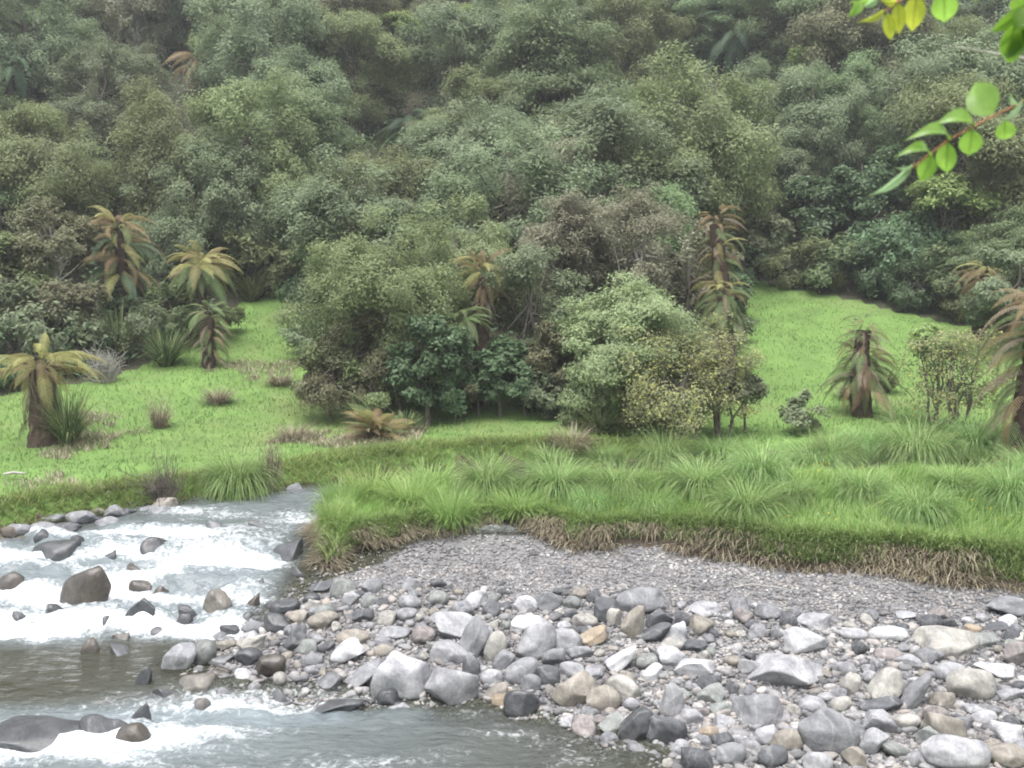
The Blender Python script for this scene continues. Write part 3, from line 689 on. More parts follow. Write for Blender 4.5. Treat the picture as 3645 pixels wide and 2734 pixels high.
# the far bank's rough fringe above the water
P, h, f = area(160000, -9, 3, 12, 18.2, lambda x, y, z, b, h, f: (f > .05) & (f < .75), rng)
P = P[:20000]
V, F = blades(P, rng.uniform(.08, .26, len(P)), np.full(len(P), .012), rng.uniform(0, 6.28, len(P)), rng.uniform(.3, .9, len(P)), rng, 2, .1)
tag(obj('bank_weeds', mesh('bank_weeds', V, F, leafmat('bank_weed', [(0, (.095, .15, .042)), (.65, (.155, .235, .068)), (1, (.25, .26, .11))], objvar=0))), 'rough weeds and moss along the foot of the far bank', 'weeds', kind='stuff')
# buttercups
P, h, f = area(2600, .5, 9, 11.5, 16, lambda x, y, z, b, h, f: (h > .5) & (n2(x, y, .8, 95) > .02), rng)
P = P[:210]; P[:, 2] += rng.uniform(.12, .24, len(P))
V, F = scatter(1, [ICO[1][0] * [.5, .5, .3]], P, np.full(len(P), .022), rng)
mb, ntb, pb, _ = newmat('buttercup_petal'); pb.inputs['Base Color'].default_value = (.75, .46, .03, 1)
tag(obj('buttercups', mesh('buttercups', V, F, mb)), 'tiny yellow buttercups dotted through the headland grass', 'flowers', kind='stuff')

def tussock_mesh(seed, n, L0, W, spread, mat, bl=.35, bh=1.0, segs=4, base=.12, name='blades'):
    rng = np.random.default_rng(seed)
    a = rng.uniform(0, 6.28, n); r0 = base * np.sqrt(rng.random(n))
    P = np.stack([np.cos(a) * r0, np.sin(a) * r0, 0 * a], -1)
    V, F = blades(P, L0 * rng.uniform(.55, 1.1, n), np.full(n, W), a + rng.normal(0, .45, n), np.clip(rng.uniform(bl, bh, n) * spread, 0, 1.45), rng, segs, .0)
    return mesh(name, V, F, mat)
TUS = [tussock_mesh(40 + k, 2200, .85, .0095, 1, M['tussock'], .55 + .06 * k, 1.4, 6, .2 + .06 * k) for k in range(4)]
TUSG = [tussock_mesh(60 + k, 1000, .6, .011, 1, M['grass'], .3, 1.1, 4, .25) for k in range(2)]
STR = [tussock_mesh(50 + k, 420, .55, .010, 1, M['straw'], .3, 1.0) for k in range(3)]
SED = [tussock_mesh(70 + k, 420, 1.0, .020, .9, M['sedge'], .15, 1.0, 5) for k in range(3)]
def tussock(u, v, wpx, hpx, kind, label, group, k=0, name='grass_tussock', cat='tussock', depth=None):
    g = foot(u, depth) if depth else hit(u, v)
    s = g[1] / FPX
    ms = {'t': TUS, 'g': TUSG, 's': STR, 'd': SED}[kind]; m = ms[k % len(ms)]
    ex = np.array(m.vertices[0].co)  # noqa
    co = np.zeros(len(m.vertices) * 3, np.float32); m.vertices.foreach_get('co', co); co = co.reshape(-1, 3)
    wx_, hz = np.percentile(np.abs(co[:, :2]).max(1), 96) * 2, np.percentile(co[:, 2], 98)
    o = obj(name, m, None, (g[0], g[1], g[2] - .02), (0, 0, k * 1.7), (wpx * s / wx_, wpx * s / wx_, hpx * s / hz))
    return tag(o, label, cat, group)
TL = 'blue-green arching grass tussock on the headland'
tg = 'arching tussocks on the headland'
for k, (u, v, w, hh, lb) in enumerate([(487, 492, 75, 52, 'large dark-hearted grass tussock at the end of the headland above the gravel'), (558, 492, 80, 42, None), (620, 496, 65, 38, None), (663, 470, 60, 40, 'deep green upright tussock with pale stalks in front of the yellowish shrub'),
        (700, 490, 75, 40, None), (748, 516, 80, 42, 'tussock with a dead brown heart on the headland'), (760, 482, 70, 40, None), (815, 470, 75, 42, None), (835, 468, 55, 44, None), (862, 500, 60, 36, None), (920, 516, 82, 46, 'dense round blue-green tussock standing apart among buttercups'),
        (915, 462, 85, 52, 'wide shaggy tussock in front of the thin-stemmed shrub'), (975, 452, 70, 40, None), (1010, 506, 70, 44, None), (1000, 470, 60, 38, None), (650, 512, 60, 30, None), (550, 470, 50, 26, None), (602, 462, 45, 26, None), (720, 460, 60, 30, None), (860, 452, 50, 28, None), (950, 490, 60, 34, None), (790, 500, 50, 30, None), (1030, 480, 70, 40, None), (590, 512, 50, 28, None)]):
    tussock(u, v, w * (.95 + .25 * ((k * 37) % 10) / 10), hh * (.62 + .3 * ((k * 53) % 10) / 10), 't', lb or f"{'broad' if w > 60 else 'small'} arching grass tussock {'near the bank edge' if v > 494 else 'in the middle' if v > 474 else 'at the back'} of the headland {'below the dark thicket' if u < 600 else 'below the yellowish shrub' if u < 790 else 'below the fanning shrub'}", tg, k)
for k, (u, v, w, hh) in enumerate([(345, 512, 55, 40), (372, 500, 60, 36), (410, 506, 60, 36), (450, 525, 55, 44), (335, 530, 40, 40), (430, 490, 60, 30), (520, 515, 60, 30)]):
    tussock(u, v, w * 1.2, hh * .85, 'g', 'bright green grass clump at the river end of the headland', 'green clumps at the river end', k)
for k, (u, v, w, hh, lb) in enumerate([(218, 404, 40, 20, None), (160, 428, 34, 32, 'pointed dry brown grass clump on the meadow slope'), (293, 440, 50, 20, 'wide dry brown grass mound beside the small rusty fern'), (280, 385, 40, 16, None), (570, 452, 62, 30, 'tall dry seeding grass leaning over the tussocks'), (850, 398, 36, 18, 'dry grass at the foot of the conical tree fern')]):
    tussock(u, v, w * 1.0, hh * .85, 's', lb or 'dry straw-coloured grass clump on the meadow', 'dry grass clumps', k, 'dry_grass_clump', 'grass clump')
for k, (u, v, w, hh, lb) in enumerate([(68, 446, 58, 54, 'spiky dark sedge clump against the skirted tree fern'), (120, 362, 62, 50, 'broad sedge clump at the forest edge behind pale dead brush'), (166, 366, 55, 36, 'sedge clump with drooping tips beside the leaning fern column'), (252, 302, 40, 26, 'sedge clump at the top of the green gully'), (152, 318, 36, 34, 'upright sedge clump between the two tall tree ferns'),
        (600, 434, 60, 26, 'sedge fringe under the layered green shrub'), (365, 428, 50, 30, 'wispy sedge behind the small rusty fern'), (885, 392, 40, 24, 'sedge clump beside the conical tree fern'), (405, 432, 44, 20, 'low sedge in the shade of the dark thicket'), (735, 318, 30, 16, 'dark sedge tuft on the crest of the grassy knoll'), (835, 292, 34, 20, 'sedge tuft under the forest edge on the knoll')]):
    tussock(u, v, w, hh, 'd', lb, 'sedge clumps', k, 'sedge_clump', 'sedge')

tussock(238, 494, 84, 40, 't', 'pale leaning toetoe clump on the edge of the far bank', None, 1, 'toetoe_clump', 'toetoe')
# ------------------------------------------------------------------ trees
def leaves(C, N, L, W, rng, quad=True):
    """one rhombic leaf at every C, its face turned towards N"""
    n = len(C)
    T = rng.normal(size=(n, 3)); T -= N * (T * N).sum(1, keepdims=True); T /= np.linalg.norm(T, axis=1, keepdims=True) + 1e-9
    B = np.cross(N, T)
    L = L * rng.uniform(.6, 1.3, n); W = W * rng.uniform(.6, 1.3, n)
    if not quad:
        W = W * 1.5; L = L * 1.05
        V = np.stack([C - T * (L * .4)[:, None] + B * (W / 2)[:, None], C + T * (L * .6)[:, None] - N * (L * .08)[:, None], C - T * (L * .4)[:, None] - B * (W / 2)[:, None]], 1)
        return V.reshape(-1, 3), np.arange(3 * n).reshape(n, 3)
    V = np.stack([C - T * (L / 2)[:, None], C - T * (L * .05)[:, None] + B * (W / 2)[:, None] , C + T * (L / 2)[:, None] - N * (L * .12)[:, None], C - T * (L * .05)[:, None] - B * (W / 2)[:, None]], 1)
    F = np.arange(4 * n).reshape(n, 4)
    return V.reshape(-1, 3), F

def unit(v): return v / (np.linalg.norm(v, axis=-1, keepdims=True) + 1e-9)

def make_tree(seed, w, h, nl, leaf, mat, trunk=.22, blobs=40, style='billow', bark='bark', low=-.55, dens=1.0, stems=1):
    """returns (trunk mesh, crown mesh) of a tree h tall and w wide, standing on z = 0"""
    rng = np.random.default_rng(seed)
    c0 = h * trunk; ch = h - c0
    lob = []
    nlob = max(9, int(blobs / 2.4))
    while len(lob) < nlob:
        d = unit(rng.normal(size=3))
        if d[2] < low: continue
        r = rng.uniform(.25, 1) ** .5
        zz = .5 + .5 * d[2] * r
        prof = {'cone': np.clip(1.25 - 1.0 * zz, .2, 1), 'billow': 1.0, 'layer': np.clip(1.3 - .7 * zz, .5, 1.05)}[style]
        lob.append([d[0] * r * w * .36 * prof, d[1] * r * w * .36 * prof, c0 + ch * .46 + d[2] * r * ch * .37, w * rng.uniform(.09, .16) * prof ** .5])
    lob = np.array(lob); blobs = int(blobs * 2.6)
    li = rng.integers(nlob, size=blobs); bd = unit(rng.normal(size=(blobs, 3)) + [0, 0, .2])
    B = lob[li, :3] + bd * lob[li, 3:] * [1, 1, .85] * rng.uniform(.6, 1.15, (blobs, 1))
    rb = w * rng.uniform(.055, .105, blobs) * (100 / blobs) ** .33
    if style == 'layer': rb *= 1.3
    k = rng.choice(blobs, nl, p=rb ** 2 / (rb ** 2).sum())
    ctr = np.array([0, 0, c0 + ch * .35])
    outd = unit((B - ctr))[k]
    d = unit(rng.normal(size=(nl, 3)) + .5 * outd + [0, 0, .25])
    sq = {'layer': .38, 'billow': .8, 'cone': .75}[style]
    C = B[k] + d * (rb[k] * rng.uniform(.35, 1.2, nl) ** .7)[:, None] * [1, 1, sq]
    C += rng.normal(0, .012 * w, (nl, 3))
    C[:, 2] = np.maximum(C[:, 2], .03 * h)
    N = unit(outd * .45 + d * .55 + [0, 0, .5] + .38 * rng.normal(size=(nl, 3)))
    crown = leaves(C, N, leaf[0], leaf[1], rng, leaf[0] > .1)
    bag = Bag()
    for s_ in range(stems):
        off = np.array([rng.normal(0, .06 * w), rng.normal(0, .06 * w), 0]) if stems > 1 else np.zeros(3)
        top = np.array([rng.normal(0, .06 * w) + off[0] * 2, rng.normal(0, .06 * w) + off[1] * 2, h * .72])
        t = np.linspace(0, 1, 7)[:, None]
        pts = off * .5 * (1 - t) + top * t + np.concatenate([rng.normal(0, .02 * w, (7, 2)) * (t * (1 - t) * 4), np.zeros((7, 1))], 1)
        pts[0, 2] = -.15
        r0 = .022 * h / stems ** .4
        bag.add(*tube(pts, np.linspace(r0, r0 * .25, 7), 6))
        for bi in rng.choice(blobs, min(blobs, 18 // stems + 4), replace=False):
            tt = rng.uniform(.25, .8); a = np.array([np.interp(tt, t[:, 0], pts[:, j]) for j in range(3)])
            e = B[bi]; mid = (a + e) / 2 + [0, 0, -.06 * h * rng.random()] + rng.normal(0, .03 * w, 3)
            bag.add(*tube(np.array([a, mid, e]), np.array([r0 * .38, r0 * .2, r0 * .06]), 4))
    return mesh('trunk', *bag.arr(), M[bark], True), mesh('crown', *crown, M[mat])

def plant_tree(name, meshes, label, cat, loc, group=None, s=1.0, rz=0.0, sz=None):
    e = thing(name, label, cat, loc, group, rz, (s, s, sz or s))
    obj('trunk', meshes[0], e); obj('crown', meshes[1], e)
    return e

def seen_tree(name, u, vtop, vbot, wpx, depth, seed, nl, leaf, mat, label, cat='tree', group=None, **kw):
    g = foot(u, depth); top = atdepth(u, vtop, depth)
    h = 1.08 * (top[2] - g[2]); w = 1.18 * wpx * depth / FPX
    return plant_tree(name, make_tree(seed, w, h, nl, leaf, mat, **kw), label, cat, g, group)

ST = seen_tree
# the thicket on the flat
ST('kanuka_tree', 388, 212, 415, 184, 20.9, 101, 82000, (.054, .024), 'olive', 'large rounded olive-brown tree forming the river end of the thicket', trunk=.03, low=-.95, blobs=100)
ST('kanuka_tree', 348, 305, 412, 100, 20.0, 102, 20000, (.06, .026), 'brownish', 'low brown-olive bush skirting the river end of the thicket', 'bush', trunk=.02, low=-.95)
ST('broadleaf_shrub', 428, 292, 405, 84, 19.7, 103, 9000, (.11, .055), 'darkgreen', 'glossy dark broad-leaved shrub in front of the olive-brown tree', 'shrub', trunk=.02, low=-.97)
ST('kanuka_tree', 535, 228, 425, 132, 21.2, 104, 30000, (.064, .028), 'greygreen', 'grey-green tree in the dark middle of the thicket', trunk=.04, low=-.95, blobs=50)
ST('broadleaf_shrub', 500, 325, 424, 60, 20.2, 105, 5500, (.10, .05), 'darkgreen', 'dark green shrub in the shaded gap of the thicket', 'shrub', trunk=.05, low=-.9)
ST('kanuka_tree', 560, 318, 425, 70, 20.2, 106, 12000, (.06, .026), 'brownish', 'dusky shrub beside the layered green one', 'shrub', trunk=.04, low=-.9)
ST('layered_shrub', 620, 258, 433, 178, 19.9, 107, 60000, (.062, .025), 'sage', 'big bushy green shrub with layered sprays and a pointed top', 'shrub', trunk=.03, low=-.95, style='layer', blobs=80)
ST('layered_shrub', 632, 262, 330, 52, 19.6, 108, 5200, (.08, .03), 'lightgreen', 'fresh green leader shooting from the top of the layered shrub', 'shrub', trunk=.3, style='cone', blobs=24)
ST('kanuka_tree', 470, 196, 330, 130, 23.0, 109, 34000, (.062, .026), 'sage', 'pale olive tree rising behind the rusty tree fern of the thicket', trunk=.15, blobs=50)
ST('kanuka_tree', 640, 172, 330, 140, 23.5, 110, 26000, (.068, .024), 'twiggy', 'pale grey twiggy tree behind the layered green shrub', trunk=.15, blobs=55, bark='palebark')
ST('kanuka_tree', 560, 190, 330, 120, 24.0, 111, 32000, (.062, .025), 'twiggy', 'soft pale grey-green tree at the back of the thicket', trunk=.15, blobs=50)
ST('kanuka_tree', 690, 205, 330, 80, 23.0, 112, 9000, (.085, .034), 'twiggy', 'thin greyish tree beside the fern column', trunk=.1, blobs=40, low=-.8)
for k, (u, vt, w, dp, mt) in enumerate([(330, 345, 60, 19.9, 'brownish'), (370, 352, 70, 19.7, 'olive'), (400, 345, 70, 20.0, 'darkgreen'), (455, 362, 60, 20.0, 'darkgreen'), (478, 355, 50, 20.3, 'brownish'), (525, 350, 60, 20.2, 'darkgreen'), (545, 372, 50, 19.9, 'greygreen'), (585, 385, 60, 19.5, 'sage'), (660, 360, 70, 19.9, 'sage'), (700, 330, 70, 21.5, 'twiggy')]):
    ST('thicket_bush', u, vt, 430, w, dp, 160 + k, 5500, (.062, .028), mt, f"low {dict(brownish='dusky brown', olive='olive', darkgreen='dark green', greygreen='grey-green', midgreen='mid green', sage='sage green', twiggy='pale twiggy')[mt]} bush filling the foot of the thicket", 'bush', 'low bushes of the thicket', trunk=.02, low=-.95, blobs=24)
# sparse shrubs with visible stems
ST('sapling_shrub', 678, 322, 437, 150, 18.6, 120, 11000, (.046, .022), 'yellowleaf', 'open yellowish shrub with thin visible stems in front of the thicket', 'shrub', trunk=.04, low=-.95, stems=8, blobs=60)
ST('sapling_shrub', 722, 312, 437, 92, 18.7, 121, 5600, (.05, .024), 'yellowleaf', 'tall spindly yellowish sapling overtopping its neighbours', 'shrub', trunk=.02, low=-.97, stems=6, blobs=54)
ST('sapling_shrub', 746, 372, 440, 44, 18.8, 122, 1300, (.08, .035), 'paleleaf', 'little grey-leaved sapling on a single thin stem', 'shrub', trunk=.42, stems=1, blobs=16)
ST('sapling_shrub', 958, 318, 425, 118, 18.8, 123, 5200, (.05, .024), 'yellowleaf', 'wide open shrub with fanning dark stems on the knoll side', 'shrub', trunk=.03, low=-.95, stems=8, blobs=80)
ST('sapling_shrub', 935, 318, 410, 70, 19.6, 124, 1500, (.09, .04), 'lightgreen', 'light green sapling tips above the fanning shrub', 'shrub', trunk=.3, stems=4, blobs=22)
ST('sapling_shrub', 804, 393, 432, 46, 18.6, 125, 1800, (.07, .035), 'paleleaf', 'small rounded grey shrub alone in the grass', 'shrub', trunk=.05, low=-.9, blobs=20)
# forest edge on the knoll
ST('broadleaf_tree', 752, 208, 283, 74, 31.6, 130, 9000, (.15, .08), 'paleleaf', 'round pale-leaved tree beside the tall fern column', trunk=.06, low=-.9, blobs=34)
ST('broadleaf_tree', 815, 168, 285, 92, 32.0, 131, 12000, (.15, .08), 'darkgreen', 'tall dark broad-leaved tree at the top of the grassy knoll', trunk=.05, low=-.9, blobs=44)
ST('broadleaf_tree', 905, 215, 310, 120, 30.2, 132, 13000, (.14, .06), 'darkgreen', 'dark spreading tree along the sloping edge of the knoll', trunk=.03, low=-.95, blobs=50)
ST('broadleaf_tree', 860, 235, 298, 70, 30.9, 133, 7000, (.13, .06), 'darkgreen', 'dark bush between the two big trees above the knoll', 'bush', trunk=.02, low=-.95)
ST('broadleaf_tree', 958, 240, 325, 80, 27.6, 134, 9000, (.12, .055), 'midgreen', 'green tree where the knoll runs down to the fern', trunk=.03, low=-.95)
ST('kanuka_tree', 1012, 235, 345, 90, 24.5, 135, 13000, (.09, .036), 'greygreen', 'grey-green tree behind the big drooping tree fern', trunk=.05, low=-.9)
# forest edge by the gully
ST('broadleaf_tree', 325, 200, 300, 110, 32.0, 140, 13000, (.14, .065), 'darkgreen', 'dark glossy tree closing the top of the green gully', trunk=.03, low=-.95, blobs=48)
ST('broadleaf_tree', 262, 205, 295, 90, 31.0, 141, 11000, (.13, .06), 'darkgreen', 'dark tree over the sedges beside the gully', trunk=.03, low=-.95, blobs=44)
ST('kanuka_tree', 62, 190, 320, 90, 25.0, 142, 11000, (.085, .036), 'brownish', 'brownish thin tree with a bare pale trunk', trunk=.22, bark='palebark')
ST('kanuka_tree', 10, 215, 345, 100, 24.0, 143, 15000, (.09, .038), 'olive', 'dusky olive tree over the meadow by the skirted fern', trunk=.04, low=-.95, blobs=50)
ST('kanuka_tree', 60, 268, 350, 90, 23.8, 144, 11000, (.085, .036), 'brownish', 'low dusky bush under the bare pale trunk', 'bush', trunk=.03, low=-.95)
ST('kanuka_tree', 175, 270, 345, 60, 25.2, 145, 6500, (.085, .036), 'midgreen', 'green bush between the two tall tree ferns', 'bush', trunk=.03, low=-.95)
ST('kanuka_tree', 135, 275, 340, 60, 26.4, 146, 6500, (.085, .036), 'darkgreen', 'dark bush in the shade of the rusty tree fern', 'bush', trunk=.03, low=-.95)

# the forest on the hillside: a handful of kinds, every tree its own object
KIND = [('kanuka_tree', 'olive', 'olive billowing fine-leaved tree on the forested hillside', dict(style='billow', blobs=70), (.072, .031), 52000, 4.6, 5.2),
        ('kanuka_tree', 'brownish', 'brown-tinged fine-leaved tree on the forested hillside', dict(style='billow', blobs=70), (.072, .031), 48000, 4.4, 5.4),
        ('kanuka_tree', 'greygreen', 'grey-green soft-crowned tree on the forested hillside', dict(style='billow', blobs=74), (.072, .031), 50000, 4.6, 5.0),
        ('broadleaf_tree', 'darkgreen', 'dark green broad-leaved tree on the forested hillside', dict(style='billow', blobs=40), (.17, .09), 9000, 3.6, 4.4),
        ('layered_tree', 'midgreen', 'mid green layered tree on the forested hillside', dict(style='layer', blobs=74), (.076, .031), 46000, 4.6, 4.6),
        ('light_green_tree', 'lightgreen', 'yellow-green light-crowned tree on the forested hillside', dict(style='layer', blobs=40), (.13, .055), 9000, 3.0, 4.0),
        ('twiggy_tree', 'twiggy', 'pale twiggy thin-crowned tree on the forested hillside', dict(style='billow', blobs=46, bark='palebark'), (.11, .04), 9500, 3.6, 4.8)]
FM = [[make_tree(500 + 10 * i + j, wd, hg, nl, lf, mt, trunk=.02, low=-.97, **kw) for j in range(2 if nl > 12000 else 1)] for i, (nm, mt, lb, kw, lf, nl, wd, hg) in enumerate(KIND)]
HILLFERN = [(205, 56, 44.0), (732, 22, 46.0), (412, 118, 40.0), (632, 88, 42.0), (22, 60, 40.0)]
rng = np.random.default_rng(77)
yy = 21.0; count = 0
while yy < 66:
    stepv = np.interp(yy, [22, 40, 66], [2.2, 2.75, 4.0])
    lim = .50 * yy + 4
    xx = -lim + rng.uniform(0, 2)
    while xx < lim:
        x, y = xx + rng.normal(0, .55), yy + rng.normal(0, .6)
        xx += stepv * rng.uniform(.85, 1.35)
        if y < forest_y(x) + (1.3 if abs(x) > 5 else 2.6) or (x < -5 and y < 29.5): continue
        sel = n2(np.array([x]), np.array([y]), .16, 88, 2)[0] * 1.4 + rng.normal(0, .45)
        pr = np.array([.27, .13 if x < 2 else .09, .20, .12 if y < 42 else .08, .30 if sel > 0 else .16, .06, .05]); pr[1] += .25 * (sel < -.3); pr /= pr.sum()
        i = rng.choice(7, p=pr); ms = FM[i]; nm, mt, lb = KIND[i][:3]
        s = rng.uniform(.85, 1.42)
        z = float(H(np.array([x]), np.array([y]))[0])
        ut = CX + FPX * x / y; vt = 296 - FPX * (z + 5.0 * s - CAMH) / y
        if any(abs(ut - a_) < 48 and y < d_ and vt < b_ + 22 and d_ - y < 9 for a_, b_, d_ in HILLFERN): continue
        fy0 = y - float(forest_y(x))
        lb = lb.replace('on the forested hillside', ('low on' if fy0 < 6 else 'halfway up' if fy0 < 16 else 'high on') + ' the forest slope ' + ('above the rusty tree fern' if x < -.19 * y else 'above the thicket' if x < .17 * y else 'above the grassy knoll'))
        lb = ('large ' if s > 1.14 else 'smaller ') + lb
        plant_tree(nm, ms[rng.integers(len(ms))], lb, 'tree', (x, y, z - .15), 'trees of the hillside forest', s, rng.uniform(0, 6.28), s * rng.uniform(.85, 1.2))
        count += 1
    yy += stepv * .92
print('forest trees', count)
EB = [make_tree(700 + k, 2.0, 1.5, 4200, (.12, .05), mt, trunk=.02, low=-.97, blobs=26) for k, mt in enumerate(('darkgreen', 'olive', 'midgreen', 'greygreen'))]
EN = ('dark green', 'olive', 'mid green', 'grey-green')
rng = np.random.default_rng(79); ex = -14.0
while ex < 15:
    if abs(ex) > 4.4:
        i = rng.choice(4, p=[.5, .15, .2, .15]); y = float(forest_y(ex)) + rng.uniform(.3, 1.2); s = rng.uniform(.7, 1.25)
        plant_tree('edge_bush', EB[i], f'{EN[i]} bush crowding the edge of the forest', 'bush', (ex, y, float(H(np.array([ex]), np.array([y]))[0]) - .1), 'bushes along the forest edge', s, rng.uniform(0, 6.28), s * rng.uniform(.8, 1.3))
    ex += rng.uniform(.55, 1.0)
# undergrowth closing the forest floor
rng = np.random.default_rng(78)
x = rng.uniform(-34, 34, 90000); y = rng.uniform(20, 62, 90000)
k = (y > forest_y(x) + .2) & (np.abs(x) < .5 * y + 3); x, y = x[k][:42000], y[k][:42000]
hh = .15 + .9 * rng.random(len(x)) * sstep(0, 1.5, y - forest_y(x))
C = np.stack([x, y, H(x, y) + hh], -1); N = unit(rng.normal(size=C.shape) + [0, -.3, 1])
tag(obj('undergrowth', mesh('undergrowth', *leaves(C, N, .20, .08, rng), M['darkgreen'])), 'dark leafy undergrowth beneath the hillside trees', 'undergrowth', kind='stuff')

# ------------------------------------------------------------------ tree ferns
def frond_mesh(seed, mat, L=1.5, W=.30, rise=.35, droop=.9, npin=32):
    """arching frond along +x: midrib and tapering leaflets that hang a little"""
    rng = np.random.default_rng(seed); bag = Bag()
    def at(t): return np.array([L * (t - .18 * droop * t * t), 0, L * (rise * t - (.30 + .45 * droop) * t * t)])
    ts = np.linspace(0, 1, 9); V, F = tube([at(t) for t in ts], np.linspace(.012, .003, 9), 3); bag.add(V, F)
    for i in range(npin):
        t = .10 + .89 * (i + .5) / npin
        ln = W * np.sin(np.pi * min(1, t * 1.05) ** .75) ** .8 * rng.uniform(.85, 1.1) + .02
        p = at(t); tg_ = unit(at(min(1, t + .02)) - at(t - .02)); wv = L / npin * .5
        for s in (-1, 1):
            d = unit(np.array([.35, s, 0]) + tg_ * .25); dn = np.array([0, 0, -1.0])
            a = p - tg_ * wv / 2; b = p + tg_ * wv / 2
            m_ = p + d * ln * .55 + dn * ln * .10; e = p + d * ln + dn * ln * .38
            V = np.array([a, b, m_ + tg_ * wv * .42, m_ - tg_ * wv * .42, e + tg_ * .006, e - tg_ * .006])
            bag.add(V, np.array([[0, 1, 2, 3], [3, 2, 4, 5]]))
    return mesh('frond', *bag.arr(), M[mat])
FR = {}
for k, mt in enumerate(('frond', 'goldfrond', 'rustfrond', 'deadfrond', 'darkfrond')):
    FR[mt] = [frond_mesh(10 * k + j, mt, W=.11 if mt == 'deadfrond' else .175, rise=r_, droop=d_) for j, (r_, d_) in enumerate(((.75, .75), (.40, .9), (.05, .8)))]

def trunk_mesh(h, r0, r1, seed):
    rng = np.random.default_rng(seed); n = 14; t = np.linspace(0, 1, n)
    V, F = tube(np.stack([.06 * h * np.sin(t * 2 + seed), .03 * h * t, t * h - .08], -1), r0 + (r1 - r0) * t + rng.normal(0, .06 * r0, n), 10)
    V[:, :2] *= (1 + rng.normal(0, .05, len(V)))[:, None]
    return mesh('trunk', V, F, M['fernbark'], True)

def tree_fern(base, h, size, layers, label, group, seed, trunk_r=.11, name='tree_fern', rz=0.0):
    """layers: (material, count, frond kind 0 up .. 2 hanging, tilt in radians, length factor, height factor)"""
    rng = np.random.default_rng(seed)
    e = thing(name, label, 'tree fern' if name == 'tree_fern' else 'fern', base, group, rz)
    tm = trunk_mesh(h * .95 - .05, trunk_r * 1.25, trunk_r * .8, seed)
    if h > .12: obj('trunk', tm, e)
    tx, ty = .06 * h * math.sin(2 + seed), .03 * h
    for mt, n, kind, tilt, lf, hf in layers:
        n = int(n * 1.45)
        for i in range(n):
            a = 6.283 * (i + rng.uniform(-.3, .3)) / n + kind * .7
            s = size / 1.5 * lf * rng.uniform(.6, 1.15)
            z = h * hf + rng.uniform(-.22, .08) * size - .05
            o = obj('frond', FR[mt][kind], e, (tx * hf + .6 * trunk_r * math.cos(a), ty * hf + .6 * trunk_r * math.sin(a), z), (rng.normal(0, .4), tilt + rng.normal(0, .28), a), (s, s, s))
    return e
FG = 'tree ferns along the forest edge'
def fern_at(u, vbase, vcrown, depth, size, layers, label, seed, trunk_r=.11, name='tree_fern', group=FG):
    g = foot(u, depth); t = atdepth(u, vcrown, depth)
    return tree_fern(g, max(.05, t[2] - g[2]), size, layers, label, group, seed, trunk_r, name)
def shag(mats, rows, n, hf0, hf1, l0, l1, t0, t1):
    return [(mats[i % len(mats)], n, 1, t0 + (t1 - t0) * i / (rows - 1), l0 + (l1 - l0) * i / (rows - 1), hf0 + (hf1 - hf0) * i / (rows - 1)) for i in range(rows)]
# skirted fern beside the meadow
fern_at(38, 446, 357, 18.0, 1.05, [('goldfrond', 10, 0, .05, 1.0, 1.0), ('goldfrond', 10, 1, .1, .95, 1.0), ('rustfrond', 7, 1, .35, .7, .97), ('deadfrond', 22, 2, 1.12, .75, .97), ('deadfrond', 20, 2, 1.12, .62, .72), ('deadfrond', 16, 2, 1.1, .5, .5)], 'stout tree fern wearing a full skirt of dead fronds, golden-green crown, on the meadow', 1, .22)
fern_at(126, 320, 220, 26.0, 1.2, [('goldfrond', 6, 0, .0, .8, 1.0), ('rustfrond', 8, 1, -.1, .85, 1.0)] + shag(('rustfrond', 'frond', 'rustfrond', 'goldfrond', 'darkfrond'), 15, 4, .97, .56, .9, 1.0, .05, .4), 'tallest rusty-crowned tree fern with many tiers of fronds', 2, .14)
fern_at(208, 345, 256, 25.0, 1.15, [('goldfrond', 8, 0, .0, .9, 1.0), ('rustfrond', 7, 0, .1, .75, 1.0), ('goldfrond', 12, 1, .05, 1.0, .98), ('frond', 12, 1, .3, 1.0, .92), ('frond', 9, 1, .45, .9, .82)], 'golden-green umbrella tree fern with bronze new fronds', 3, .11)
fern_at(212, 364, 308, 23.6, .75, [('frond', 6, 1, .0, .85, 1.0)] + shag(('frond', 'rustfrond', 'deadfrond', 'frond', 'deadfrond'), 15, 4, .97, .25, .95, .7, .15, .65), 'shaggy brown fern column below the golden umbrella fern', 4, .12)
fern_at(374, 445, 430, 18.2, 1.0, [('goldfrond', 9, 1, -.85, .9, 1.0), ('frond', 7, 1, -.7, .9, 1.0), ('rustfrond', 20, 1, -.55, .85, .9), ('rustfrond', 14, 1, -.9, .7, .9), ('deadfrond', 18, 1, -.2, .8, .8)], 'small rusty fern mound with green tips beside the thicket', 5, .05, 'fern_mound')
fern_at(476, 335, 262, 20.9, .85, [('rustfrond', 10, 0, -.1, .7, 1.0), ('goldfrond', 10, 1, .1, .9, 1.0), ('rustfrond', 10, 1, .45, .8, .9), ('deadfrond', 10, 1, .7, .7, .75)], 'rusty-topped tree fern poking out of the thicket', 6, .13)
fern_at(458, 380, 310, 20.3, .8, [('frond', 11, 1, .0, 1.0, 1.0), ('frond', 9, 1, .3, 1.0, .97)], 'green fern spreading long fronds in the middle of the thicket', 7, .08)
fern_at(720, 312, 208, 22.2, .85, [('rustfrond', 7, 1, .0, .7, 1.0)] + shag(('deadfrond', 'rustfrond', 'frond', 'deadfrond', 'goldfrond'), 18, 4, .97, .38, .85, .85, .3, .55), 'tall dark fern column hung with brown fronds', 8, .16)
fern_at(729, 328, 284, 21.4, .9, [('goldfrond', 7, 1, .1, .8, 1.0)] + shag(('frond', 'frond', 'deadfrond'), 10, 4, .97, .7, .95, .95, .35, .65), 'short drooping fern at the foot of the brown fern column', 9, .12)
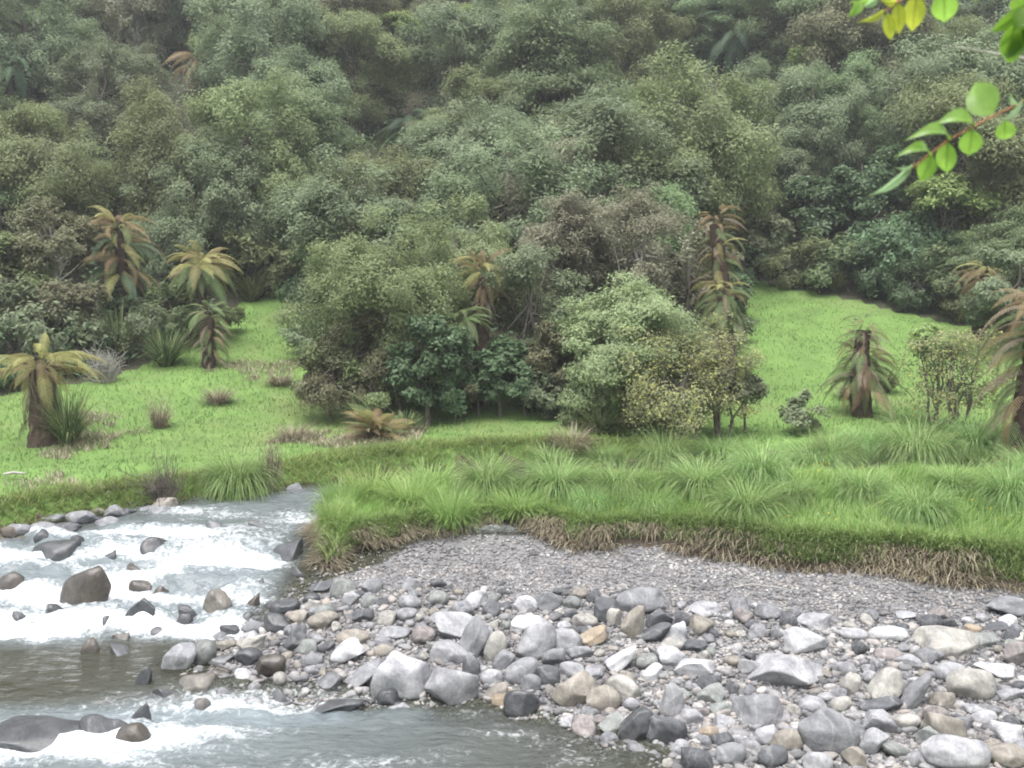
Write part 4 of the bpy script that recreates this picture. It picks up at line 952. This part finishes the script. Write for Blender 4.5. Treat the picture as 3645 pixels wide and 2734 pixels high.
fern_at(866, 388, 318, 20.0, 1.0, [('frond', 6, 0, -.35, .36, 1.0)] + shag(('frond', 'deadfrond', 'rustfrond', 'frond', 'deadfrond'), 20, 5, 1.0, .42, .42, .95, .15, .45), 'cone-shaped brown tree fern standing alone on the knoll', 10, .17)
fern_at(1034, 435, 292, 17.2, 1.15, [('rustfrond', 9, 1, .1, .9, 1.0)] + shag(('frond', 'deadfrond', 'frond', 'rustfrond', 'deadfrond'), 22, 4, .96, .22, 1.0, 1.1, .3, .6), 'big drooping tree fern beside the fanning shrub', 11, .16)
fern_at(978, 332, 266, 25.5, .95, [('goldfrond', 8, 1, .1, .8, 1.0), ('rustfrond', 14, 1, .4, .9, .95), ('deadfrond', 12, 1, .55, .9, .8), ('rustfrond', 10, 1, .6, .8, .6)], 'brown fern at the lower end of the dark forest edge', 12, .13)
HG = 'ferns on the hillside'
fern_at(205, 95, 56, 44.0, 2.0, [('rustfrond', 12, 1, .1, .8, 1.0), ('deadfrond', 12, 2, .8, .8, .95)], 'rusty tree fern high on the forested slope', 13, .2, group=HG)
fern_at(732, 60, 22, 46.0, 2.4, [('darkfrond', 10, 1, .15, 1.0, 1.0), ('darkfrond', 8, 2, .5, 1.0, .95)], 'bluish green tree fern spreading near the top of the slope', 14, .15, group=HG)
fern_at(412, 150, 118, 40.0, 2.2, [('darkfrond', 10, 1, .2, 1.0, 1.0), ('frond', 10, 2, .6, 1.0, .95)], 'green tree fern with a dark trunk in the middle of the slope', 15, .3, group=HG)
fern_at(632, 120, 88, 42.0, 2.2, [('frond', 10, 1, .2, 1.0, 1.0), ('darkfrond', 8, 2, .7, 1.0, .95)], 'tree fern with pale hanging fronds between hillside trees', 16, .15, group=HG)
fern_at(22, 80, 60, 40.0, 2.0, [('darkfrond', 12, 1, .2, 1.0, 1.0), ('darkfrond', 8, 2, .7, 1.0, .95)], 'dark green tree fern in the forest above the skirted fern', 17, .15, group=HG)

# dead brush, bare stems and driftwood
def brush(u, v, wpx, hpx, n, mat, label, cat, seed, name, r=.006, curl=.3):
    rng = np.random.default_rng(seed); g = hit(u, v); s = g[1] / FPX; bag = Bag()
    for i in range(n):
        a = rng.uniform(0, 6.28); w = wpx * s / 2 * rng.random(); h = hpx * s * rng.uniform(.5, 1.05)
        p0 = np.array([rng.normal(0, .05), rng.normal(0, .05), -.03]); p3 = np.array([w * math.cos(a), w * math.sin(a), h])
        m1 = p0 * .6 + p3 * .4 + rng.normal(0, curl * w * .4 + .01, 3); m2 = p0 * .25 + p3 * .75 + rng.normal(0, curl * w * .4 + .01, 3)
        bag.add(*tube([p0, m1, m2, p3], [r, r * .8, r * .6, r * .3], 4))
    o = obj(name, mesh(name, *bag.arr(), M[mat]), None, g); return tag(o, label, cat)
brush(107, 382, 48, 32, 160, 'palebark', 'pale dead brushwood heap in front of the broad sedge', 'brushwood', 1, 'dead_brush', .008, .9)
brush(168, 502, 46, 62, 22, 'bark', 'thin brown weed stalks on the far bank above shore stones', 'weed stalks', 2, 'weed_stalks', .006, .1)
brush(160, 503, 62, 34, 120, 'bark', 'tangle of dead twigs at the foot of the far bank', 'twigs', 3, 'twig_tangle', .007, .6)
brush(272, 494, 34, 50, 110, 'straw', 'dead bleached heart of grass on the far bank', 'dead grass', 4, 'dead_grass', .008, .5)
g = hit(15, 480); o = obj('driftwood', mesh('driftwood', *tube([(-.16, 0, .08), (-.03, .03, .10), (.15, 0, .09)], [.016, .022, .012], 6), M['palebark'], True), None, g); tag(o, 'bleached driftwood log lying on the grass by the far shore', 'driftwood')
g = hit(757, 590); o = obj('stick', mesh('stick', *tube([(-.25, 0, .03), (-.05, .06, .05), (.1, .02, .04), (.3, -.05, .03)], [.006, .008, .007, .004], 5), M['palebark'], True), None, g); tag(o, 'thin pale crooked stick lying on the fine gravel', 'stick')

# ------------------------------------------------------------------ overhanging branch close to the camera
def leaf_piece(base, tip, width, curl, roll, mat, rng):
    """one broad pointed leaf from base to tip, folded a little along its midrib"""
    base, tip = np.array(base), np.array(tip); L = np.linalg.norm(tip - base); T = (tip - base) / L
    toc = unit(np.array([0, 0, CAMH]) - inv - (base + tip) / 2)
    B = unit(np.cross(T, toc)); N = np.cross(B, T)
    B2 = B * math.cos(roll) + N * math.sin(roll); N2 = np.cross(B2, T)
    ts = np.array([0, .06, .16, .3, .45, .6, .74, .86, .94, 1.0]); pr = np.array([.05, .42, .80, 1.0, .98, .82, .55, .25, .09, 0.0])
    V, F = [], []
    for t, p_ in zip(ts, pr):
        c_ = base + T * L * t + N2 * curl * L * math.sin(math.pi * t) - N2 * .18 * L * max(0, t - .7)
        for s in (-1, -.5, 0, .5, 1):
            V.append(c_ + B2 * s * p_ * width / 2 + N2 * abs(s) * p_ * width * .16)
    for i in range(len(ts) - 1):
        for j in range(4): F.append((i * 5 + j, i * 5 + j + 1, i * 5 + j + 6, i * 5 + j + 5))
    mid = np.array(V)[2::5] - N2 * .0004
    return mesh('leaf', np.array(V), np.array(F), mat, True), mesh('midrib', *tube(mid, np.linspace(.0007, .0002, len(mid)), 4), M['rib'], True)
def nearleaf(name, c1):
    m, nt, p, out = newmat(name)
    f = noise(nt, 60, 4); col = ramp(nt, f, [(.3, tuple(np.array(c1) * .82)), (.7, tuple(np.array(c1) * 1.12))])
    nt.links.new(col, p.inputs['Base Color']); p.inputs['Roughness'].default_value = .28; p.inputs['Specular IOR Level'].default_value = .5
    t = nt.nodes.new('ShaderNodeBsdfTranslucent'); h = nt.nodes.new('ShaderNodeHueSaturation'); h.inputs['Value'].default_value = 1.5; h.inputs['Saturation'].default_value = 1.05
    nt.links.new(col, h.inputs['Color']); nt.links.new(h.outputs[0], t.inputs['Color'])
    mx = nt.nodes.new('ShaderNodeMixShader'); mx.inputs[0].default_value = .55
    nt.links.new(p.outputs[0], mx.inputs[1]); nt.links.new(t.outputs[0], mx.inputs[2]); nt.links.new(mx.outputs[0], out.inputs['Surface'])
    return m
LG, LY, LP, LD = nearleaf('fresh_leaf', (.20, .33, .07)), nearleaf('yellowing_leaf', (.33, .36, .06)), nearleaf('pale_gloss_leaf', (.30, .42, .24)), nearleaf('dark_leaf', (.11, .20, .03))  # pale underside and white gloss painted as one paler green; last is darker
M['rib'] = simple('leaf_rib', (.28, .36, .08), (.40, .44, .14), 60, .5, .1)
M['twig'] = simple('red_twig', (.20, .09, .05), (.34, .18, .10), 60)
NB = 1.3
def npt(x, y, dy=0.0): return atdepth(814.6 + x * .127, y * .127, NB + dy)
near_root = thing('overhanging_tree', 'near sapling with broad pointed bright green leaves hanging into the view', 'tree', (2.4, 1.35, float(H(np.array([2.4]), np.array([1.35]))[0])))
inv = np.array([2.4, 1.35, near_root.location.z])
trk = np.array([(2.4, 1.35, -.1 + inv[2]), (2.36, 1.37, inv[2] + .8), (2.2, 1.38, inv[2] + 1.5), (1.7, 1.36, inv[2] + 2.1), (1.1, 1.32, inv[2] + 2.4)])
obj('trunk', mesh('trunk', *tube(trk - inv, [.03, .026, .02, .014, .006], 8), M['bark'], True), near_root)
twigs = [[(2.2, 1.38, inv[2] + 1.5), (1.3, 1.33, inv[2] + 1.95)] + [tuple(npt(*q_)) for q_ in ((2300, 560), (1648, 800), (1350, 940), (1050, 1105), (770, 1320), (700, 1375))],
         [(1.1, 1.32, inv[2] + 2.4)] + [tuple(npt(*q_)) for q_ in ((1100, -190), (720, -20), (640, 25), (540, 100))],
         [(1.7, 1.36, inv[2] + 2.1)] + [tuple(npt(*q_, .05)) for q_ in ((2000, -100), (1700, 60), (1560, 190), (1500, 300))]]
for tw in twigs:
    obj('twig', mesh('twig', *tube(np.array(tw) - inv, np.linspace(.0026, .0009, len(tw)), 5), M['twig'], True), near_root)
lrng = np.random.default_rng(4)
for (bx, by, tx, ty, wd, cu, ro, mt, dz) in [(1400, 905, 1255, 635, 255, .06, .15, LG, .03), (1255, 985, 935, 975, 150, .22, -.75, LG, -.02), (1062, 1100, 715, 1095, 125, .24, -.75, LG, -.03), (912, 1222, 640, 1225, 110, .22, -.75, LG, -.03), (1235, 1020, 1215, 1235, 175, .05, .1, LG, .03), (1045, 1120, 1040, 1375, 155, .06, -.15, LG, .03),
        (920, 1225, 832, 1440, 145, .05, .1, LG, .02), (772, 1300, 445, 1552, 95, .05, .8, LP, 0), (775, 1300, 640, 1330, 40, .1, .7, LP, -.02), (1500, 950, 1500, 1112, 150, .04, .1, LG, .03), (1600, 840, 1535, 735, 60, .05, .9, LP, 0), (1640, 780, 1478, 968, 60, .05, .8, LP, -.03),
        (548, 82, 345, 180, 62, .12, .5, LY, -.02), (570, 105, 606, 328, 98, .03, .1, LY, .02), (655, 25, 665, 280, 108, .05, .1, LY, .02), (805, -40, 765, 262, 160, .04, 0, LY, .03), (640, 15, 520, 5, 60, .1, .4, LY, -.02), (1020, -70, 1025, 190, 195, .04, .05, LG, .04), (500, -25, 370, 60, 70, .1, .6, LP, 0), (370, 10, 266, 138, 85, .1, .3, LG, 0), (470, 5, 270, 20, 60, .1, .5, LG, .02),
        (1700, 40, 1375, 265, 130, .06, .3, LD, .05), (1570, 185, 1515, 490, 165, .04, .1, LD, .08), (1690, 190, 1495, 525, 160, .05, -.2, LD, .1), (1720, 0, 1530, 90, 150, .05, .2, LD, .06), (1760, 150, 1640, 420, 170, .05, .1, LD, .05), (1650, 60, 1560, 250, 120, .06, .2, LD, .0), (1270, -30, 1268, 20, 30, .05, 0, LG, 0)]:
    b_, t_ = npt(bx, by), npt(tx, ty, dz)
    me = leaf_piece(b_ - inv, t_ - inv, wd * .127 * NB / FPX, cu, ro, mt, lrng)
    # leaf_piece turns the blade towards the viewer's side of the tree
    o = obj('leaf', me[0], near_root); obj('midrib', me[1], o)
dt = [tuple(npt(1700, 470, .1)), tuple(npt(1470, 432, .1)), tuple(npt(1230, 388, .1)), tuple(npt(1030, 362, .1))]
o = obj('twig', mesh('dead_twig', *tube(np.array([(1.7, 1.36, inv[2] + 2.1), (1.2, 1.36, inv[2] + 1.9)] + dt) - inv, [.004, .003, .0022, .0017, .0014, .0006], 5), M['palebark'], True), near_root); o['label'] = 'bare bleached dead twig'

# ------------------------------------------------------------------ moist air over the valley
hm, hnt, hp, hout = newmat('moist_air'); hnt.nodes.remove(hp)
vol = hnt.nodes.new('ShaderNodeVolumePrincipled'); vol.inputs['Color'].default_value = (.93, .95, 1, 1); vol.inputs['Density'].default_value = HAZE; vol.inputs['Anisotropy'].default_value = .2
hnt.links.new(vol.outputs[0], hout.inputs['Volume'])
zt = float(GZ.max()) + 9
hz = bmesh.new(); bmesh.ops.create_cube(hz, size=1); bmesh.ops.scale(hz, vec=(184, 170, zt + 3), verts=hz.verts); bmesh.ops.translate(hz, vec=(0, 68, (zt - 3) / 2), verts=hz.verts)
hme = bpy.data.meshes.new('haze'); hz.to_mesh(hme); hz.free(); hme.materials.append(hm)
tag(obj('haze', hme), 'thin moist haze filling the valley', 'haze', kind='stuff')
